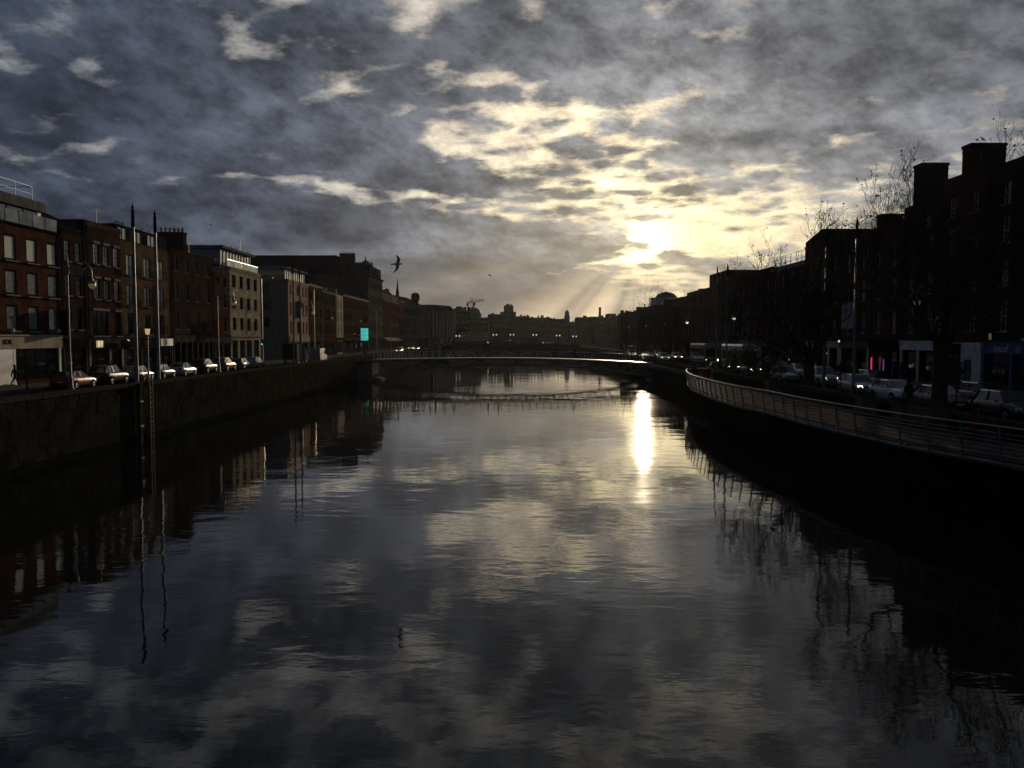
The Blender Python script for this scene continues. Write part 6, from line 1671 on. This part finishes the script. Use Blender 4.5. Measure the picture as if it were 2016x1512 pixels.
person(-41.6, 69.2, RZ + .15, R(-80), 'walk', 'cloth_dark', 'cloth_dark', 'pedestrian in black passing the big shop window on the left')
person(-38.8, 150.0, RZ + .15, R(60), 'stand', 'cloth_grey', 'cloth_dark', 'person waiting at the mouth of the side street')

for i, (x, d, rz, t, l_, lab) in enumerate((
    (-40.6, 84.0, 5, 'cloth_brown', 'cloth_dark', 'pedestrian in brown walking past the brown brick house'),
    (-41.2, 99.5, 185, 'cloth_dark', 'cloth_grey', 'pedestrian in dark coat below the buff apartment house'),
    (-40.2, 112.0, 0, 'cloth_grey', 'cloth_dark', 'pedestrian in grey before the arched ground floor windows'),
    (-40.8, 181.0, 170, 'cloth_dark', 'cloth_dark', 'pedestrian in black near the tall pale downpipe house'),
    (35.6, 58.0, 180, 'cloth_dark', 'cloth_dark', 'pedestrian on the right pavement below the blue shopfront'),
    (36.2, 77.0, 5, 'cloth_grey', 'cloth_dark', 'pedestrian in grey before the house behind the big tree'),
    (35.9, 93.0, 185, 'cloth_brown', 'cloth_dark', 'pedestrian in brown left of the pink strip'),
    (22.1, 88.0, 0, 'cloth_dark', 'cloth_dark', 'person on the quay where the boardwalk ramp ends'),
    (22.6, 96.0, 190, 'cloth_grey', 'cloth_dark', 'person walking on the quay left of the leafy trees'))):
    person(x, d, RZ + .15, R(rz), 'walk', t, l_, lab)

# ================================================================== GULLS
def bird_mesh(flying):
    q = MB()
    if flying:
        q.tube([(-.30, 0, 0), (-.24, 0, 0), (-.10, 0, 0), (.06, 0, 0), (.16, 0, .01), (.22, 0, .015), (.265, 0, .01)], [.01, .04, .07, .078, .055, .04, .014], 10)
        bo = q
        return bo
    q.tube([(-.24, 0, .13), (-.16, 0, .15), (-.04, 0, .17), (.06, 0, .20), (.11, 0, .26), (.15, 0, .29), (.19, 0, .29)], [.01, .035, .062, .058, .033, .035, .012], 9)
    return q
def gull_fly(x, y, z, rz, roll, s_, label):
    r_ = empty('gull', (x, y, z), 0, label, 'gull')
    r_.rotation_euler = (roll, 0, rz); r_.scale = (s_,) * 3
    bird_mesh(True).obj('body', M['gull_white'], r_, smooth=True)
    for sd in (-1, 1):
        w = MB()
        st = [(0, -.02, .085, .0), (.14, .05, .095, .04), (.28, .06, .08, .06), (.42, -.04, .055, .05), (.56, -.17, .012, .03)]
        top = [(cx + c_, sd * (yy + .03), zz) for yy, cx, c_, zz in st]; bot = [(cx - c_ * 1.2, sd * (yy + .03), zz) for yy, cx, c_, zz in st]
        n = len(st)
        vs = top + bot + [(a, b_, c_ - .012) for a, b_, c_ in top] + [(a, b_, c_ - .008) for a, b_, c_ in bot]
        fs = []
        for i in range(n - 1):
            fs += [(i, i + 1, n + i + 1, n + i), (2 * n + i, 3 * n + i, 3 * n + i + 1, 2 * n + i + 1), (i, 2 * n + i, 2 * n + i + 1, i + 1), (n + i, n + i + 1, 3 * n + i + 1, 3 * n + i)]
        w.add(vs, fs).obj('wing', M['gull_grey'], r_)
    MB().add([(-.22, -.025, 0), (-.22, .025, 0), (-.38, .06, 0), (-.40, 0, 0), (-.38, -.06, 0), (-.22, 0, .015)], ((0, 1, 2, 3, 4), (5, 1, 0))).obj('tail', M['gull_white'], r_)
    MB().tube([(.255, 0, .01), (.31, 0, .0)], [.013, .004], 6).obj('beak', M['beak'], r_)
    return r_
def P3(px, py, d):
    v = ray(px, py); v = v * (d / v.y); return Vector((v.x, v.y, CAMZ + v.z))
p = P3(782.5, 520, 49); gull_fly(p.x, p.y, p.z, R(-14), R(66), 1.05, 'large gull banking with spread wings over the river')
p = P3(415, 443, 120); gull_fly(p.x, p.y, p.z, R(20), R(10), 1.0, 'far gull gliding above the left rooftops')
p = P3(964, 542, 150); gull_fly(p.x, p.y, p.z, R(-20), R(-20), .9, 'tiny gull high over the middle of the river')
gp = None
def gull_sit(x, y, z, rz, label, group):
    global gp
    if gp is None:
        gp = empty('gull', (0, 0, 0)); bird_mesh(False).obj('body', M['gull_grey'], gp, smooth=True)
        MB().tube([(.185, 0, .288), (.235, 0, .275)], [.012, .004], 6).obj('beak', M['beak'], gp)
        for s_ in (-.02, .02): MB().tube([(.0, s_, 0), (.0, s_, .14)], .008, 5).obj('leg', M['beak'], gp)
        o = gp
    else: o = copy_tree(gp)
    o.location = (x, y, z); o.rotation_euler = (0, 0, rz); o.scale = (1.25,) * 3
    tag(o, label, 'gull', group); return o
ords = ['leftmost', 'second', 'third', 'fourth', 'fifth', 'sixth', 'rightmost']
for i, px in enumerate((238, 244, 251, 271, 280, 288, 301)):
    dd = 43.6 * F / (1008 - px)
    dd = min(max(dd, 92.0), 104.5)
    gull_sit(XL - .75, dd, RZ + .1 + 14.9 + 1.752, R(90 + 30 * ((i * 37) % 5 - 2)), ords[i] + ' of seven gulls perched on the attic roof edge', 'gulls on the attic roof')
for px, l_ in ((353, 'gull standing left on the pot-crowned chimney'), (362, 'gull standing right on the pot-crowned chimney')):
    gull_sit((px - 1008) / F * 110.2, 109.95, RZ + .1 + 18.005, R(70), l_, 'gulls on the chimney')
for i, dd in enumerate((130.5, 133.2, 139.0)):
    gull_sit(XL - 1.0, dd, RZ + .1 + 18.105, R(80 + 40 * i), ('left', 'middle', 'right')[i] + ' gull on the roof slab of the pale stone block', 'gulls on the stone block')
gull_sit(XR + 1.0, 69.6, RZ + .1 + 20.305, R(200), 'gull perched on the biggest chimney of the right bank', 'gulls on the chimney')

# ================================================================== STREET FURNITURE
for i, (x, d) in enumerate(((-38.5, 65.6), (-38.5, 68.9))):
    b_ = empty('bollard', (x, d, RZ + .14), 0, ('black bollard before the white wall panel', 'black bollard beside the maroon saloon')[i], 'bollard')
    MB().lathe([(.11, 0), (.11, .1), (.075, .14), (.07, .85), (.10, .88), (.10, .95), (.03, 1.05)], 12).obj('post', M['black_paint'], b_)
def signal(x, d, z, h, col, label, arm=0):
    r_ = empty('traffic_light', (x, d, z), 0, label, 'traffic light')
    MB().tube([(0, 0, 0), (0, 0, h)], .055, 8).obj('post', M['galv'], r_)
    zh = min(h, 3.4) if not arm else arm
    MB().box(-.15, .15, -.16, .1, zh - .5, zh + .42).obj('housing', M['black_paint'], r_)
    for i, (m_, on) in enumerate((('tl_red', col == 'red'), ('lamp_amber', False), ('tl_green', col == 'green'))):
        MB().tube([(0, -.20, zh + .27 - .29 * i), (0, -.165, zh + .27 - .29 * i)], .09, 12).obj('lens', M[m_] if on else M['black_paint'], r_)
signal(-38.4, 127.4, RZ + .14, 3.4, 'green', 'green traffic light before the corner of the pale stone block')
signal(-37.3, 197.0, RZ + .14, 5.2, 'red', 'red traffic light left of the turquoise ghost panel', arm=4.7)
signal(-27.5, 139.0, RZ + .14, 3.2, 'none', 'unlit traffic light near the left footbridge end')
for x, d, h, l_ in ((-38.6, 128.2, 13.2, 'pale tall pole at the right edge of the stone block'), (-38.6, 162.0, 13.6, 'pale tall pole in front of the dark brick house'), (-39.0, 239.0, 12, 'thin tall pole before the long brick terrace')):
    r_ = empty('lighting_pole', (x, d, RZ + .14), 0, l_, 'pole', 'plain tall poles on the left pavement')
    MB().tube([(0, 0, 0), (0, 0, h)], [.13, .07], 10).obj('shaft', M['steel'], r_)
    MB().bar((0, 0, h - .1), (1.4, 0, h + .1), .06).box(1.2, 1.8, -.1, .1, h + .03, h + .13).obj('arm', M['galv'], r_)
# parking sign posts along the left footpath
for i, (x, d, s_) in enumerate(((-29.0, 124.0, 'm'), (-28.8, 158.5, 'm'), (-36.9, 142.8, 'm'))):
    r_ = empty('sign_post', (x, d, RZ + .14), 0, ('grey sign post on the river pavement before the stone block', 'grey sign post on the river pavement by the box lorry', 'grey sign post at the side street corner')[i], 'sign')
    MB().tube([(0, 0, 0), (0, 0, 3.2)], .04, 8).obj('post', M['galv'], r_)
    MB().box(-.24, .24, -.03, .0, 2.4, 3.1).obj('plate', M['sign_white'] if i == 1 else M['galv'], r_)
# turquoise lens ghost, built as an added glowing panel
r_ = empty('lens_ghost_panel', (-36.6, 206.0, RZ + .14), 0, 'upright turquoise glowing panel added on the left quay for a lens ghost', 'screen')
MB().box(-1.0, 1.0, -.12, .12, 3.3, 6.5).box(-.35, .35, -.1, .1, 0, 3.0).obj('ghost_panel_case', M['black_paint'], r_)
MB().box(-.92, .92, -.15, -.122, 3.4, 6.4).obj('ghost_glow', M['screen'], r_)
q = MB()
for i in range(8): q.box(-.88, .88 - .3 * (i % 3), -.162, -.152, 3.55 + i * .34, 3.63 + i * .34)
q.obj('ghost_stripe', M['blue_shop'], r_)
# bicycles by the left wall? a cyclist-free bike chained by the lantern post
def bicycle(x, d, z, rz, label):
    r_ = empty('bicycle', (x, d, z), rz, label, 'bicycle')
    for y in (-.52, .52):
        w_ = MB().tube([(0, y + .33 * math.cos(2 * math.pi * i / 20), .34 + .33 * math.sin(2 * math.pi * i / 20)) for i in range(21)], .018, 5, False).obj('wheel', M['tyre'], r_)
        sp2 = MB()
        for i in range(6):
            a = math.pi * i / 6; sp2.bar((0, y + .32 * math.cos(a), .34 + .32 * math.sin(a)), (0, y - .32 * math.cos(a), .34 - .32 * math.sin(a)), .006)
        sp2.obj('spokes', M['steel'], w_)
    MB().tube([(0, -.52, .34), (0, -.05, .34), (0, .36, .82), (0, -.18, .84), (0, -.52, .34)], .02, 6).tube([(0, -.05, .34), (0, -.22, .92)], .02, 6).tube([(0, .52, .34), (0, .34, .95)], .02, 6).obj('frame', M['paint_maroon'] if 'paint_maroon' in M else M['rust'], r_)
    MB().box(-.06, .06, -.36, -.10, .92, .97).obj('saddle', M['black_paint'], r_)
    MB().bar((-.26, .34, .98), (.26, .34, .98), .03).obj('handlebar', M['steel'], r_)
bicycle(-35.5, 80.2, RZ, R(10), 'bicycle leaning at the foot of the amber lantern post')
bicycle(22.2, 68.6, RZ + .13, R(15), 'bicycle parked behind the boardwalk wall near the leafy trees')
bicycle(22.3, 71.0, RZ + .13, R(-12), 'bicycle parked farther along behind the boardwalk wall')
# right end of the footbridge: curved lamp, steel screen
r_ = empty('curved_lamp', (at(1230, 134.5), 134.5, deckz(18)), 0, 'curved steel lamp rising at the right footbridge end', 'lamp')
MB().tube([(0, 0, 0), (.1, 0, .8), (.05, 0, 1.6), (-.25, 0, 2.5), (-.32, 0, 3.1)], [.06, .06, .05, .045, .03], 8).obj('post', M['steel'], r_)
MB().bar((-.3, 0, 2.6), (1.6, 0, 2.25), .05).box(.4, 1.5, -.1, .1, 2.3, 2.42).obj('arm', M['steel'], r_)
r_ = empty('steel_screen', (at(1277, 134), 137.5, 3.0), R(8), 'steel grid panel beside the right footbridge end', 'screen')
q = MB()
for i in range(5): q.box(-.65 + .3 * i, -.58 + .3 * i, -.03, .03, 0, 1.1)
for i in range(4): q.box(-.65, .62, -.04, .04, .05 + .33 * i, .13 + .33 * i)
q.obj('grid', M['steel'], r_)
# projecting white sign box between the smaller tree and the first right mast
r_ = empty('projecting_sign', (XR - 1.4, 92.0, RZ + 5.2), 0, 'pale angular projecting sign behind the forked tree', 'sign')
MB().add([(0, 0, 0), (1.38, 0, 0), (1.38, 0, 3.0), (.0, 0, 2.6), (0, .2, 0), (1.38, .2, 0), (1.38, .2, 3.0), (0, .2, 2.6)], ((0, 1, 2, 3), (5, 4, 7, 6), (0, 4, 5, 1), (3, 2, 6, 7), (0, 3, 7, 4))).obj('board', M['sign_white'], r_)
# shop lights seen as small bright points on the right
for i, (px, py, x) in enumerate(((1649, 674, 36.9), (1585, 697, 36.8))):
    d = x * F / (px - 1008)
    r_ = empty('wall_lamp', (37.0, d, CAMZ - (py - 665) / F * d), 0, ('small bright wall lamp behind the first right mast', 'small bright wall lamp behind the forked trunk')[i], 'lamp')
    MB().lathe([(.02, 0), (.1, .05), (.1, .2), (.02, .25)], 8).obj('globe', M['lamp_lit'], r_)
    MB().bar((0, 0, .12), (.99, 0, .12), .04).obj('bracket', M['black_paint'], r_)

# ================================================================== HAZE
hz_m = bpy.data.materials.new('haze'); hz_m.use_nodes = True
nt = hz_m.node_tree; nt.nodes.clear()
pv = nt.nodes.new('ShaderNodeVolumePrincipled')
pv.inputs['Color'].default_value = (0.93, 0.94, 0.97, 1)
pv.inputs['Density'].default_value = 0.000028
pv.inputs['Anisotropy'].default_value = 0.55
ho = nt.nodes.new('ShaderNodeOutputMaterial'); nt.links.new(pv.outputs[0], ho.inputs['Volume'])
hb_x = MB().box(-905, 905, -155, 1005, -2.2, 42).obj('haze', hz_m)
hb_x['kind'] = 'stuff'
